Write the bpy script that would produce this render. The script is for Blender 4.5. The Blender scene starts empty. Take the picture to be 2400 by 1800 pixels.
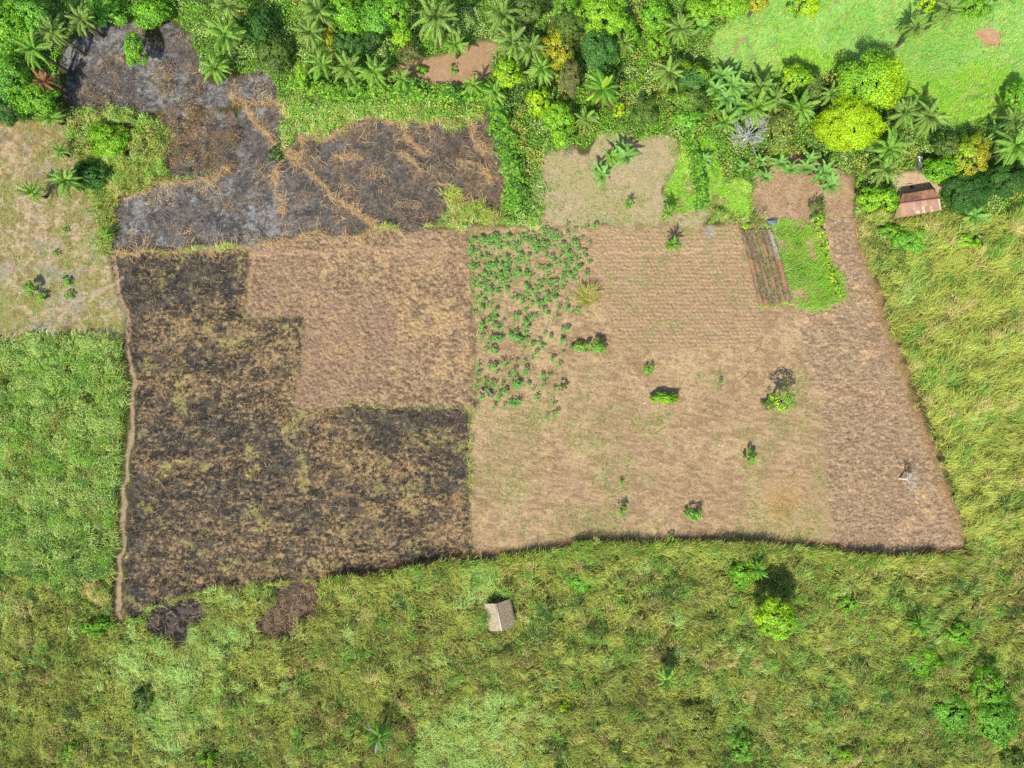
import bpy, math, random
import numpy as np
from math import radians as R
from mathutils import Vector, Matrix

random.seed(7)
RNG = np.random.default_rng(11)
sc = bpy.context.scene
COL = sc.collection
EXPOSURE = 0.55
VEG = 1.55; VEGG = 1.72                     # leaves and grass are a little lighter than the listed tones
H = 107.0                      # flying height of the camera above the fields
PX = 14.747                    # overview pixels per metre on the ground


def G(dx, dy, h=0.0):
    """overview coordinate of something seen at height h -> world x, y of its foot"""
    k = (H - h) / H
    return (dx - 1106.0) / PX * k, (829.5 - dy) / PX * k


def lin(c):
    c = np.asarray(c, float) / 255.0
    return np.where(c <= 0.04045, c / 12.92, ((c + 0.055) / 1.055) ** 2.4)


def A(r, g, b, k=0.60):
    """albedo that shows about as this sRGB colour in the sun"""
    return lin((r, g, b)) * k


# ------------------------------------------------------------------ noise
_T = RNG.random((64, 256, 256)).astype(np.float32)


def vn(x, y, seed=0):
    xi = np.floor(x).astype(np.int64); yi = np.floor(y).astype(np.int64)
    fx = (x - xi).astype(np.float32); fy = (y - yi).astype(np.float32)
    fx = fx * fx * (3 - 2 * fx); fy = fy * fy * (3 - 2 * fy)
    t = _T[seed % 64]
    x0 = xi & 255; x1 = (xi + 1) & 255; y0 = yi & 255; y1 = (yi + 1) & 255
    return (t[x0, y0] * (1 - fx) + t[x1, y0] * fx) * (1 - fy) + (t[x0, y1] * (1 - fx) + t[x1, y1] * fx) * fy


def fbm(x, y, s, seed=0, octs=3, g=0.55):
    v = 0; a = 1.0; tot = 0; f = 1.0 / s
    ca, sa = 0.8, 0.6
    for o in range(octs):
        v = v + a * vn(x * f + 17.3 * o, y * f - 9.1 * o, seed + o * 7); tot += a
        a *= g; f *= 2.03
        x, y = x * ca - y * sa, x * sa + y * ca
    return v / tot


def smooth(v, a, b):
    t = np.clip((v - a) / (b - a), 0, 1)
    return t * t * (3 - 2 * t)


# ------------------------------------------------------------------ regions (outlines in overview coordinates)
POLY = {
 'burnt_low': [(238,560),(300,549),(420,546),(532,541),(537,560),(529,600),(526,690),(600,690),(656,682),(650,760),(640,840),(630,888),(760,880),(1000,885),(1014,895),(1011,1000),(1018,1196),(900,1220),(700,1250),(560,1258),(440,1270),(350,1302),(285,1332),(262,1322),(276,1180),(290,950),(297,850),(280,740),(264,660),(246,605)],
 'plough_a': [(532,541),(560,528),(640,515),(800,500),(1012,493),(1018,560),(1025,700),(1030,890),(1000,885),(760,880),(630,888),(640,840),(650,760),(656,682),(600,690),(526,690),(529,600),(537,560)],
 'burnt_nw': [(133,213),(143,167),(133,143),(143,93),(187,83),(227,47),(260,60),(287,37),(300,60),(320,87),(355,100),(367,33),(383,67),(410,73),(433,127),(433,167),(483,187),(513,167),(567,160),(600,193),(593,213),(540,213),(500,217),(467,233),(367,235),(300,233),(233,232),(187,240),(160,240)],
 'scorched': [(350,240),(480,233),(513,260),(513,333),(510,383),(483,367),(433,385),(360,388),(367,333),(363,283)],
 'burnt_up': [(513,320),(520,267),(533,233),(620,227),(623,253),(610,307),(620,333),(643,290),(670,293),(713,293),(766,267),(836,263),(873,280),(886,263),(970,267),(976,283),(1036,260),(1056,250),(1063,300),(1086,360),(1090,410),(1073,467),(1046,433),(1013,443),(986,410),(953,410),(980,460),(936,482),(886,499),(846,489),(753,505),(653,515),(560,535),(473,538),(433,535),(333,545),(240,556),(250,483),(263,437),(320,410),(367,400),(433,387),(487,363),(510,367)],
 'fallow': [(-120,285),(80,255),(130,262),(185,370),(205,430),(212,550),(240,570),(258,660),(272,735),(180,722),(-120,748)],
 'leftbush': [(-160,748),(180,722),(268,738),(280,850),(268,1000),(252,1180),(245,1240),(150,1270),(-160,1200)],
 'crop': [(1012,493),(1170,488),(1420,490),(1600,486),(1700,480),(1740,500),(1790,470),(1842,468),(1852,520),(1876,600),(1900,680),(1930,760),(1970,880),(2010,970),(2040,1060),(2078,1140),(2083,1188),(2020,1192),(1930,1200),(1850,1195),(1800,1180),(1700,1175),(1530,1165),(1400,1170),(1250,1168),(1180,1187),(1080,1200),(1018,1204),(1014,1000),(1015,900),(1030,890),(1025,700),(1018,560)],
 'strip': [(1790,468),(1842,468),(1852,520),(1876,600),(1900,680),(1930,760),(1970,880),(2010,970),(2040,1060),(2078,1140),(2083,1188),(2020,1192),(1930,1200),(1850,1195),(1800,1180),(1787,1100),(1785,1000),(1772,850),(1722,712),(1755,668),(1838,645),(1822,600),(1800,540)],
 'mounds': [(1280,505),(1420,500),(1600,492),(1612,560),(1650,665),(1640,740),(1500,760),(1330,745),(1300,640)],
 'clear_b': [(1172,492),(1160,440),(1158,395),(1175,352),(1240,327),(1290,300),(1350,290),(1440,300),(1470,335),(1432,400),(1440,450),(1520,450),(1540,490),(1400,492)],
 'garden_soil': [(1627,462),(1630,400),(1625,380),(1660,352),(1713,330),(1771,348),(1844,381),(1849,412),(1840,468),(1789,472),(1740,505),(1692,485),(1640,470)],
 'garden_grass': [(1668,498),(1692,477),(1730,477),(1754,503),(1771,533),(1800,570),(1821,614),(1838,643),(1757,670),(1727,673),(1707,643),(1692,585)],
 'beds': [(1599,492),(1672,486),(1712,660),(1636,668)],
 'midgreen': [(1440,400),(1480,300),(1530,300),(1545,330),(1560,400),(1625,395),(1627,465),(1545,470),(1530,452),(1440,450)],
 'meadow': [(1530,110),(1560,60),(1660,-40),(2350,-40),(2350,230),(2160,262),(2060,280),(1975,232),(1960,215),(1900,150),(1700,165),(1620,165),(1545,140)],
 'bare_n': [(846,150),(880,135),(913,133),(1013,93),(1066,90),(1065,160),(1040,180),(986,190),(916,180)],
 'yard': [(1925,385),(1955,368),(2000,365),(2050,395),(2062,420),(2040,415),(1945,428)],
 'baresp': [(2098,72),(2140,55),(2165,80),(2160,105),(2115,98)],
 'patch_a': [(320,1333),(347,1309),(383,1296),(423,1283),(443,1313),(433,1336),(407,1359),(407,1389),(393,1396),(373,1383),(347,1383),(320,1356)],
 'patch_b': [(597,1269),(633,1259),(683,1259),(693,1296),(683,1323),(640,1339),(633,1363),(590,1373),(550,1349),(567,1326),(593,1303)],
 'forest': [(-160,-60),(1660,-60),(1560,60),(1530,110),(1545,140),(1620,165),(1700,165),(1900,150),(1975,232),(2060,280),(2160,262),(2400,230),(2400,440),(2100,470),(1960,470),(1845,465),(1849,412),(1844,381),(1771,348),(1713,330),(1625,380),(1560,400),(1470,335),(1440,300),(1290,300),(1175,345),(1172,490),(1075,490),(1090,410),(1086,360),(1063,300),(1056,250),(970,262),(700,280),(620,330),(600,200),(560,160),(430,160),(410,73),(367,33),(300,60),(220,47),(140,93),(130,250),(80,255),(-160,285)],
 'palegrass': [(285,1290),(300,1350),(440,1350),(450,1270),(560,1262),(520,1330),(500,1420),(470,1560),(400,1640),(330,1620),(250,1500),(240,1420),(270,1350)],
 'palegrass_b': [(880,1640),(940,1540),(1040,1490),(1110,1500),(1180,1560),(1150,1700),(900,1700)],
 'hutgrass': [(985,1222),(1072,1204),(1080,1270),(1050,1310),(1000,1300),(990,1260)],
 'greenpatch': [(1860,470),(1960,480),(2030,500),(2080,600),(2060,640),(1970,620),(1890,570)],
 'brgreen': [(1830,1480),(1900,1400),(2050,1380),(2120,1450),(2180,1560),(2120,1620),(1950,1600),(1850,1560)],
}
GX0, GX1, GY0, GY1, GS = -92.0, 92.0, -72.0, 72.0, 0.25
_nx = int((GX1 - GX0) / GS) + 1; _ny = int((GY1 - GY0) / GS) + 1
_gx, _gy = np.meshgrid(np.linspace(GX0, GX1, _nx), np.linspace(GY0, GY1, _ny), indexing='ij')


def pip(poly, x, y):
    p = [G(*q) for q in poly]
    ins = np.zeros(x.shape, bool)
    xs = [q[0] for q in p]; ys = [q[1] for q in p]
    for i in range(len(p)):
        (x0, y0), (x1, y1) = p[i - 1], p[i]
        if y0 == y1: continue
        ins ^= ((y0 > y) != (y1 > y)) & (x < (x1 - x0) * (y - y0) / (y1 - y0) + x0)
    return ins


def blur(a, n):
    for ax in (0, 1):
        c = a.copy()
        for k in range(1, n + 1):
            c += np.roll(a, k, ax) + np.roll(a, -k, ax)
        a = c / (2 * n + 1)
    return a


RAS = {k: blur(pip(v, _gx, _gy).astype(np.float32), 1) for k, v in POLY.items()}


def polydist(pts, x, y):
    d = np.full(x.shape, 1e9, np.float32)
    for (a, b), (c, e) in zip(pts[:-1], pts[1:]):
        x0, y0 = G(a, b); x1, y1 = G(c, e)
        L2 = (x1 - x0) ** 2 + (y1 - y0) ** 2
        t = np.clip(((x - x0) * (x1 - x0) + (y - y0) * (y1 - y0)) / L2, 0, 1)
        d = np.minimum(d, np.hypot(x - x0 - t * (x1 - x0), y - y0 - t * (y1 - y0)))
    return d


LINES = {
 'path_main': ([(240,560),(252,600),(260,650),(274,700),(280,745),(288,800),(289,850),(286,900),(281,960),(273,1010),(270,1100),(268,1160),(259,1220),(253,1270),(259,1335)], 0.32),
 'path_diag': ([(262,600),(247,614),(187,641),(100,678),(33,718),(-60,760)], 0.22),
 'path_top': ([(545,553),(640,543),(700,548),(780,540),(900,546),(1010,540),(1180,545),(1300,548),(1450,548),(1560,535),(1600,528)], 0.3),
 'path_meadow': ([(1560,140),(1590,95),(1605,80),(1620,110),(1635,155)], 0.3),
 'edge_bot': ([(700,1250),(900,1220),(1018,1203),(1080,1200),(1180,1187),(1250,1168),(1400,1170),(1530,1165),(1700,1175),(1800,1180),(1850,1195),(1930,1200),(2020,1192),(2083,1188)], 0.35),
}
for k, (pts, w) in LINES.items():
    RAS[k] = polydist(pts, _gx, _gy)
STRAWLINES = [
 [(513,222),(530,235),(567,277),(607,313)], [(633,347),(686,393),(733,437),(786,470),(806,483)], [(719,330),(766,343),(786,337)],
 [(869,333),(916,370)], [(869,293),(906,320),(920,333)], [(1030,277),(1039,327)], [(600,355),(597,400),(603,450)],
 [(245,546),(330,545),(430,538),(520,533),(560,528),(640,515),(740,503),(870,495)], [(640,290),(713,292),(766,266),(836,262),(873,278),(886,262),(970,266)],
 [(500,213),(560,222),(610,222)], [(265,437),(320,408),(400,395),(450,385),(487,362)], [(950,400),(985,412),(1010,445),(1046,433)], [(990,350),(1040,370),(1060,400)],
 [(690,1050),(800,1090),(1000,1080)], [(620,320),(640,345),(655,300)],
]
RAS['straw'] = np.minimum.reduce([polydist(p, _gx, _gy) for p in STRAWLINES])


def ras(name, x, y, warp=0.6):
    if warp:
        wx = x + warp * 2 * (fbm(x, y, 2.6, 3, 3) - 0.5) * 1.6
        wy = y + warp * 2 * (fbm(x, y, 2.6, 21, 3) - 0.5) * 1.6
    else:
        wx, wy = x, y
    u = np.clip((wx - GX0) / GS, 0, _nx - 1.001); v = np.clip((wy - GY0) / GS, 0, _ny - 1.001)
    i = u.astype(np.int32); j = v.astype(np.int32); fu = (u - i).astype(np.float32); fv = (v - j).astype(np.float32)
    a = RAS[name]
    return (a[i, j] * (1 - fu) + a[i + 1, j] * fu) * (1 - fv) + (a[i, j + 1] * (1 - fu) + a[i + 1, j + 1] * fu) * fv


# ------------------------------------------------------------------ mesh helpers
def mesh_from(name, verts, faces, cols, mat, smoothshade=False):
    """verts (N,3), faces (F,k) with k = 3 or 4, cols (N,3) or None"""
    verts = np.ascontiguousarray(verts, np.float32); faces = np.ascontiguousarray(faces, np.int32)
    me = bpy.data.meshes.new(name)
    k = faces.shape[1]; F = len(faces)
    me.vertices.add(len(verts)); me.vertices.foreach_set('co', verts.ravel())
    me.loops.add(F * k); me.loops.foreach_set('vertex_index', faces.ravel())
    me.polygons.add(F); me.polygons.foreach_set('loop_start', np.arange(0, F * k, k, dtype=np.int32))
    if cols is not None:
        c = np.ones((len(verts), 4), np.float32); c[:, :3] = cols
        if mat is M_LEAF: c[:, :3] *= VEG
        if mat is M_GRASS: c[:, :3] *= VEGG
        at = me.attributes.new('tint', 'FLOAT_COLOR', 'POINT'); at.data.foreach_set('color', c.ravel())
    me.update(calc_edges=True)
    if smoothshade:
        me.shade_smooth()
    me.materials.append(mat)
    return me


def link(name, me, parent=None, loc=None):
    o = bpy.data.objects.new(name, me); COL.objects.link(o)
    if parent is not None: o.parent = parent
    if loc is not None: o.location = loc
    return o


def tag(o, label=None, cat=None, group=None, kind=None):
    for k, v in (('label', label), ('category', cat), ('group', group), ('kind', kind)):
        if v: o[k] = v
    return o


def empty(name, loc, label, cat, group=None, rz=0.0, s=1.0):
    o = bpy.data.objects.new(name, None); COL.objects.link(o)
    o.location = loc; o.rotation_euler = (0, 0, rz); o.scale = (s, s, s)
    o.empty_display_size = 0.3
    return tag(o, label, cat, group)


def quads(P, Av, Bv, col):
    """leaf diamonds: foot P, length vector A, width vector B"""
    P = np.asarray(P, np.float32); n = len(P)
    mid = P + 0.45 * Av
    v = np.stack([P, mid + 0.5 * Bv, P + Av, mid - 0.5 * Bv], 1).reshape(-1, 3)
    f = np.arange(n * 4, dtype=np.int32).reshape(n, 4)
    return v, f, np.repeat(col, 4, 0)


def join(parts):
    vs, fs, cs, o = [], [], [], 0
    for v, f, c in parts:
        vs.append(v); fs.append(f + o); cs.append(c); o += len(v)
    return np.concatenate(vs), np.concatenate(fs), np.concatenate(cs)


def unit(v):
    return v / np.maximum(np.linalg.norm(v, axis=-1, keepdims=True), 1e-9)


def tubes(paths, ns=6, col=None):
    """paths: list of (list of points, list of radii) -> verts, quad faces"""
    vs, fs, o = [], [], 0
    for pts, rad in paths:
        pts = np.asarray(pts, float); m = len(pts)
        for i in range(m):
            d = pts[min(i + 1, m - 1)] - pts[max(i - 1, 0)]
            d = d / (np.linalg.norm(d) + 1e-9)
            up = np.array((0, 0, 1.0)) if abs(d[2]) < 0.9 else np.array((1.0, 0, 0))
            a = np.cross(d, up); a /= np.linalg.norm(a); b = np.cross(d, a)
            for k in range(ns):
                t = 2 * math.pi * k / ns
                vs.append(pts[i] + rad[i] * (math.cos(t) * a + math.sin(t) * b))
        for i in range(m - 1):
            for k in range(ns):
                fs.append((o + i * ns + k, o + i * ns + (k + 1) % ns, o + (i + 1) * ns + (k + 1) % ns, o + (i + 1) * ns + k))
        o += m * ns
        if ns == 6:                                     # close the tip
            fs.append((o - 6, o - 5, o - 4, o - 3)); fs.append((o - 3, o - 2, o - 1, o - 6))
        elif ns == 4:
            fs.append((o - 4, o - 3, o - 2, o - 1))
    v = np.array(vs); c = np.tile(np.asarray(col if col is not None else (0.2, 0.15, 0.1)), (len(v), 1))
    return v, np.array(fs, np.int32), c


# ------------------------------------------------------------------ materials
def tint_mat(name, rough=0.7, spec=0.25, trans=0.0, nscale=0.0, namt=0.0, bump=0.0, bscale=8.0):
    m = bpy.data.materials.new(name); m.use_nodes = True
    nt = m.node_tree; N = nt.nodes; L = nt.links
    b = N['Principled BSDF']; out = N['Material Output']
    b.inputs['Roughness'].default_value = rough; b.inputs['Specular IOR Level'].default_value = spec
    at = N.new('ShaderNodeAttribute'); at.attribute_name = 'tint'
    col = at.outputs['Color']
    if namt:
        tc = N.new('ShaderNodeTexCoord')
        no = N.new('ShaderNodeTexNoise'); no.inputs['Scale'].default_value = nscale; no.inputs['Detail'].default_value = 6; no.inputs['Roughness'].default_value = .75
        L.new(tc.outputs['Object'], no.inputs['Vector'])
        mr = N.new('ShaderNodeMapRange'); mr.inputs['From Min'].default_value = 0.3; mr.inputs['From Max'].default_value = 0.7
        mr.inputs['To Min'].default_value = 1 - namt; mr.inputs['To Max'].default_value = 1 + namt
        L.new(no.outputs['Fac'], mr.inputs['Value'])
        mx = N.new('ShaderNodeVectorMath'); mx.operation = 'SCALE'
        L.new(col, mx.inputs[0]); L.new(mr.outputs['Result'], mx.inputs['Scale'])
        col = mx.outputs['Vector']
        if bump:
            n2 = N.new('ShaderNodeTexNoise'); n2.inputs['Scale'].default_value = bscale; n2.inputs['Detail'].default_value = 5
            L.new(tc.outputs['Object'], n2.inputs['Vector'])
            bp = N.new('ShaderNodeBump'); bp.inputs['Strength'].default_value = bump; bp.inputs['Distance'].default_value = 0.1
            L.new(n2.outputs['Fac'], bp.inputs['Height']); L.new(bp.outputs['Normal'], b.inputs['Normal'])
    L.new(col, b.inputs['Base Color'])
    if trans:
        t = N.new('ShaderNodeBsdfTranslucent'); L.new(col, t.inputs['Color'])
        ms = N.new('ShaderNodeMixShader'); ms.inputs[0].default_value = trans
        L.new(b.outputs[0], ms.inputs[1]); L.new(t.outputs[0], ms.inputs[2]); L.new(ms.outputs[0], out.inputs['Surface'])
    return m


M_SOIL = tint_mat('soil', 0.95, 0.1, 0, 4.0, 0.34, 0.9, 6.0)
M_LEAF = tint_mat('leaves', 0.55, 0.3, 0.33)
M_GRASS = tint_mat('grass_blades', 0.65, 0.2, 0.25)
M_STRAW = tint_mat('dry_straw', 0.85, 0.1, 0.1)
M_BARK = tint_mat('bark', 0.9, 0.15, 0, 9.0, 0.3, 0.5, 20.0)
M_MUD = tint_mat('mud_wall', 0.95, 0.1, 0, 4.0, 0.15, 0.4, 9.0)
M_CLOTH = tint_mat('cloth', 0.7, 0.3, 0, 3.0, 0.06, 0.2, 6.0)
M_STONE = tint_mat('stone', 0.9, 0.2, 0, 6.0, 0.2, 0.4, 12.0)

# ------------------------------------------------------------------ ground sheet
S = 0.15
fx = np.arange(-80, 80.001, S); fy = np.arange(-61, 61.001, S)


def grow(end, lim):
    out = []; st = 0.4; v = end
    while abs(v) < lim:
        v = v + math.copysign(st, end); out.append(v); st *= 1.35
    return np.array(out)


ax = np.concatenate([grow(-80, 1500)[::-1], fx, grow(80, 1500)])
ay = np.concatenate([grow(-61, 1500)[::-1], fy, grow(61, 1500)])
X, Y = np.meshgrid(ax, ay, indexing='ij')
X = X.ravel(); Y = Y.ravel()


def zones(x, y, warp=0.6):
    r = lambda n, w=warp: ras(n, x, y, w)
    z = {k: r(k, 1.0 if k in ('burnt_nw', 'burnt_up', 'scorched', 'patch_a', 'patch_b') else 1.4 if k == 'clear_b' else warp) for k in ('burnt_nw', 'burnt_up', 'scorched', 'fallow', 'leftbush', 'clear_b', 'garden_grass', 'midgreen', 'meadow', 'bare_n', 'forest', 'patch_a', 'patch_b', 'palegrass', 'palegrass_b', 'greenpatch', 'brgreen', 'yard', 'baresp')}
    for k in ('burnt_low', 'plough_a', 'crop', 'strip', 'mounds', 'garden_soil', 'beds', 'hutgrass'):
        z[k] = r(k, 0.6 if k in ('strip', 'garden_soil') else 0.45 if k in ('burnt_low', 'plough_a') else 0.25)
    z['garden_grass'] = r('garden_grass', .5)
    return z


def lerp(c, d, t):
    return c + (d - c) * t[:, None]


def mixc(a, b, t):
    return np.asarray(a) * (1 - t[:, None]) + np.asarray(b) * t[:, None]


Zn = zones(X, Y)
n_f = fbm(X, Y, 0.35, 5, 2); n_m = fbm(X, Y, 1.1, 9, 3); n_l = fbm(X, Y, 5.0, 13, 3); n_h = fbm(X, Y, 14.0, 30, 3)
streak = fbm(X * 0.65, Y * 1.5, 0.42, 40, 3)             # short drawn-out clods
streak2 = fbm(X * 0.35 - Y * 0.2, Y * 1.4 + X * 0.3, 0.5, 44, 3)

SOIL = A(180, 150, 118); SOILD = A(150, 120, 92); TAN = A(205, 172, 138); STRAWC = A(214, 180, 128)
CHAR = A(62, 61, 62); ASH = A(140, 140, 146); BURNBR = A(122, 92, 66); GRN = A(110, 128, 62); DKGRN = A(70, 82, 40); REDSOIL = A(186, 140, 112)

C = mixc(A(66, 72, 38), A(104, 94, 58), n_m)                                     # under tall grass, coloured dark so the gaps look shadowed
Hh = 0.10 * (n_m - 0.5)
# left fallow
n_g = fbm(X, Y, 0.8, 52, 3, .7)
fal = mixc(A(178, 152, 116), A(200, 176, 142), smooth(n_f, .35, .65)); fal = lerp(fal, A(150, 150, 84), smooth(n_l * 0.3 + n_m * 0.25 + n_g * .45, 0.42, 0.54) * .9); fal = lerp(fal, A(178, 136, 96), smooth(n_h * .5 + n_g * .5, .5, .6) * .5); fal = lerp(fal, A(172, 160, 148), smooth(fbm(X, Y, 4.0, 51, 4, .7), 0.52, 0.7) * 0.7); fal = lerp(fal, A(140, 116, 88), smooth(n_g, .56, .7) * .6)
C = lerp(C, fal, Zn['fallow'])
# forest floor / bush floor
C = lerp(C, mixc(A(72, 92, 36), A(110, 120, 60), n_m), np.maximum(Zn['forest'], Zn['leftbush']))
C = lerp(C, mixc(A(120, 160, 70), A(176, 176, 112), smooth(n_m, .45, .65)), Zn['meadow']); C = lerp(C, mixc(A(104, 128, 56), A(164, 146, 104), smooth(n_m, .48, .62)), Zn['garden_grass'])
C = lerp(C, mixc(A(128, 146, 66), A(176, 160, 112), smooth(n_m, 0.45, 0.6)), Zn['midgreen'])
# pale clearing
cl = mixc(A(206, 182, 148), A(184, 158, 126), n_f); cl = lerp(cl, A(168, 164, 104), smooth(n_l * 0.45 + n_m * 0.25 + n_g * .3, 0.5, 0.6) * 0.5)
C = lerp(C, cl, Zn['clear_b'])
bn = mixc(A(196, 160, 124), A(176, 140, 106), n_m)
C = lerp(C, bn, Zn['bare_n']); C = lerp(C, mixc(A(198, 166, 130), A(176, 142, 112), smooth(n_f * .5 + n_m * .5, .35, .65)), Zn['garden_soil'])
C = lerp(C, mixc(A(224, 196, 158), A(206, 172, 134), n_m), Zn['yard']); C = lerp(C, mixc(A(196, 130, 96), A(214, 180, 140), n_m), Zn['baresp'])
# crop field
cr = mixc(A(190, 160, 124), A(166, 136, 104), smooth(streak2, 0.35, 0.65)); cr = lerp(cr, A(204, 176, 132), smooth(n_l * 0.4 + n_m * 0.4 + n_f * .2, 0.5, 0.64) * 0.7)
cr = lerp(cr, A(168, 154, 104), smooth(fbm(X, Y, 7.0, 60, 4), 0.50, 0.66) * 0.3)
px_, py_ = G(1690, 1090); cr = lerp(cr, A(166, 128, 76), smooth(3.6 - np.hypot(X - px_, Y - py_) + 2.5 * (n_m - 0.5), 0, 3) * 0.7)
px_, py_ = G(1690, 1120); cr = lerp(cr, A(216, 182, 126), smooth(8 - np.hypot((X - px_) * 1.0, Y - py_) + 4 * (n_m - 0.5), 0, 4) * 0.35 * (streak2 > 0.48))
C = lerp(C, cr, Zn['crop'])
Yw = Y + .34 * (fbm(X, Y, 2.4, 57, 2) - .5); mr_ = np.floor(Yw / .56).astype(np.int64); mox = .33 * (mr_ % 2) + .16 * _T[50][mr_ & 255, 7] + .02 * Y
mi = np.floor((X + mox) / .66).astype(np.int64)
mcx = (mi + .5 + .34 * (_T[51][mi & 255, mr_ & 255] - .5)) * .66 - mox; mcy = (mr_ + .5 + .3 * (_T[52][mi & 255, mr_ & 255] - .5)) * .56
md2 = np.exp(-(((X - mcx) / .2) ** 2 + ((Yw - mcy) / .17) ** 2)) * (.5 + .8 * _T[53][mi & 255, mr_ & 255])
C = lerp(C, mixc(A(192, 160, 128), A(180, 146, 114), n_m), Zn['mounds'] * 0.6)
C = lerp(C, A(160, 156, 100), Zn['mounds'] * smooth(fbm(X, Y, 2.2, 61, 4, .7), 0.54, 0.68) * 0.4)
Hh = np.where(Zn['crop'] > 0.5, 0.06 * (streak2 - 0.5) * 2 + 0.05 * (n_f - .5), Hh)
Hh = Hh + Zn['mounds'] * 0.20 * md2
st = mixc(A(184, 156, 126), A(158, 132, 105), smooth(streak, 0.35, 0.65)); st = lerp(st, A(214, 178, 136), smooth(n_l * 0.4 + n_m * 0.6, 0.56, 0.68) * 0.6)
C = lerp(C, st, Zn['strip']); Hh = np.where(Zn['strip'] > 0.5, 0.24 * (streak - 0.5) + 0.26 * (n_f - 0.5), Hh)
# ploughed field
pl = mixc(A(182, 154, 122), A(136, 112, 88), smooth(n_f * .7 + .3 * streak, 0.38, 0.62)); pl = lerp(pl, A(198, 166, 122), smooth(n_l * 0.45 + n_m * 0.55, 0.5, 0.66) * 0.75)
pl = lerp(pl, A(166, 136, 112), smooth(n_h, 0.45, 0.62) * 0.5)
C = lerp(C, pl, Zn['plough_a']); Hh = np.where(Zn['plough_a'] > 0.5, 0.42 * (n_f - 0.5) + 0.12 * (n_m - 0.5), Hh)
# lower burnt field
bl_n = .55 * fbm(X * 0.9, Y * 1.2, 0.42, 70, 3, 0.65) + .45 * fbm(X * .35, Y * 1.5, 0.5, 71, 3, .6)
bl_b = n_h * 0.16 + fbm(X * .5, Y, 4.0, 74, 4, .7) * 0.30 + bl_n * 0.54
yy = (829.5 - Y * PX); xx = X * PX + 1106
bias = -0.008 + 0.055 * smooth(yy, 640, 700) * (1 - smooth(yy, 830, 880)) * smooth(xx, 290, 420) + .03 * smooth(yy, 1080, 1180) * smooth(xx, 500, 640) - 0.05 * (1 - smooth(xx, 285, 330))
for (a_, b_, r1_, r2_, k_) in ((690, 958, 34, 26, .09), (765, 1015, 80, 26, .09), (640, 1035, 40, 20, .07), (560, 850, 70, 26, .05), (360, 720, 50, 50, .03), (860, 1130, 120, 40, .03), (590, 1150, 60, 30, .04), (500, 1020, 90, 40, -.02)):
    bias = bias + k_ * smooth(1.5 - np.hypot((xx - a_) / r1_, (yy - b_) / r2_) + 1.6 * (n_m - .5), 0, 1) * (1.3 if k_ > .06 else 1)
nv2 = _T[54][np.floor(X / .15).astype(np.int64) & 255, np.floor(Y / .15).astype(np.int64) & 255]
tb = smooth(bl_b + bias + .10 * (nv2 - .5), 0.475, 0.60)
bl = mixc(A(84, 81, 77), A(108, 99, 86), n_f); bl = lerp(bl, A(62, 62, 62), smooth(fbm(X, Y, 1.1, 76, 3), .5, .62) * .8); bl = lerp(bl, mixc(A(140, 118, 90), A(178, 152, 114), smooth(n_f, 0.35, 0.65)), tb * .92)
bl = lerp(bl, A(172, 166, 106), smooth(fbm(X, Y, 3.0, 78, 4, .7), 0.62, 0.72) * 0.6)
C = lerp(C, bl, Zn['burnt_low']); Hh = np.where(Zn['burnt_low'] > 0.5, 0.26 * (bl_n - 0.5) + 0.2 * (n_f - 0.5), Hh)
# upper burnt ground
ub = np.maximum(Zn['burnt_up'], Zn['burnt_nw'])
un = fbm(X, Y, 0.9, 82, 4, 0.65); ul = fbm(X, Y, 6.0, 86, 4, .65); us = fbm(X * .9 + Y * .5, Y * 1.6 - X * .6, .6, 88, 3)
nv = _T[55][np.floor(X / .15).astype(np.int64) & 255, np.floor(Y / .15).astype(np.int64) & 255]
lf = .15 + .7 * smooth(760 - xx + 500 * (n_h - .5) + 300 * (n_l - .5), -60, 260)
up = mixc(mixc(A(84, 78, 74), A(122, 112, 102), smooth(n_f * .35 + us * .4 + nv * .25, .3, .7)), mixc(A(86, 88, 94), A(128, 129, 133), smooth(n_f * .35 + us * .45 + nv * .2, .3, .7)), lf)
up = lerp(up, A(172, 172, 176), smooth(ul * .6 + us * .4, 0.46, 0.62) * .6 * smooth(800 - xx, 0, 260))
up = lerp(up, mixc(A(120, 98, 78), A(172, 140, 106), nv), np.clip(smooth(un * 0.5 + (1 - ul) * 0.3 + nv * .2, 0.47, 0.6) * 0.7 * (1 - .55 * lf) + .6 * smooth(xx, 930, 1050) * (n_m > .45), 0, .85))
up = lerp(up, A(64, 62, 64), smooth(fbm(X, Y, 1.3, 90, 4, .7) * .8 + nv * .2, 0.52, 0.64) * 0.65)
sl = ras('straw', X, Y, 0.8) + .9 * (fbm(X, Y, 1.8, 92, 3) - .42)
C = lerp(C, up, ub); C = lerp(C, lerp(mixc(A(130, 108, 84), A(92, 86, 80), smooth(n_m, .35, .65)), up, smooth(un, .5, .62) * .7), Zn['scorched'])
C = lerp(C, mixc(A(208, 174, 126), A(176, 138, 96), n_m), smooth(0.75 - sl, 0, 0.6) * 0.85 * np.maximum(np.maximum(ub, 0.75 * (Y > 15)), .55 * Zn['burnt_low']))
Hh = np.where(ub > 0.5, 0.16 * (un - 0.5), Hh) + 0.22 * smooth(0.9 - sl, 0, 0.8) * (ub > 0.2)
pp = np.maximum(Zn['patch_a'], Zn['patch_b'])
C = lerp(C, mixc(mixc(A(48, 46, 45), A(96, 88, 80), smooth(un, 0.42, 0.62)), mixc(A(84, 74, 64), A(136, 114, 92), smooth(un, .42, .62)), Zn['patch_b'] * 1.0), pp)
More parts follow.
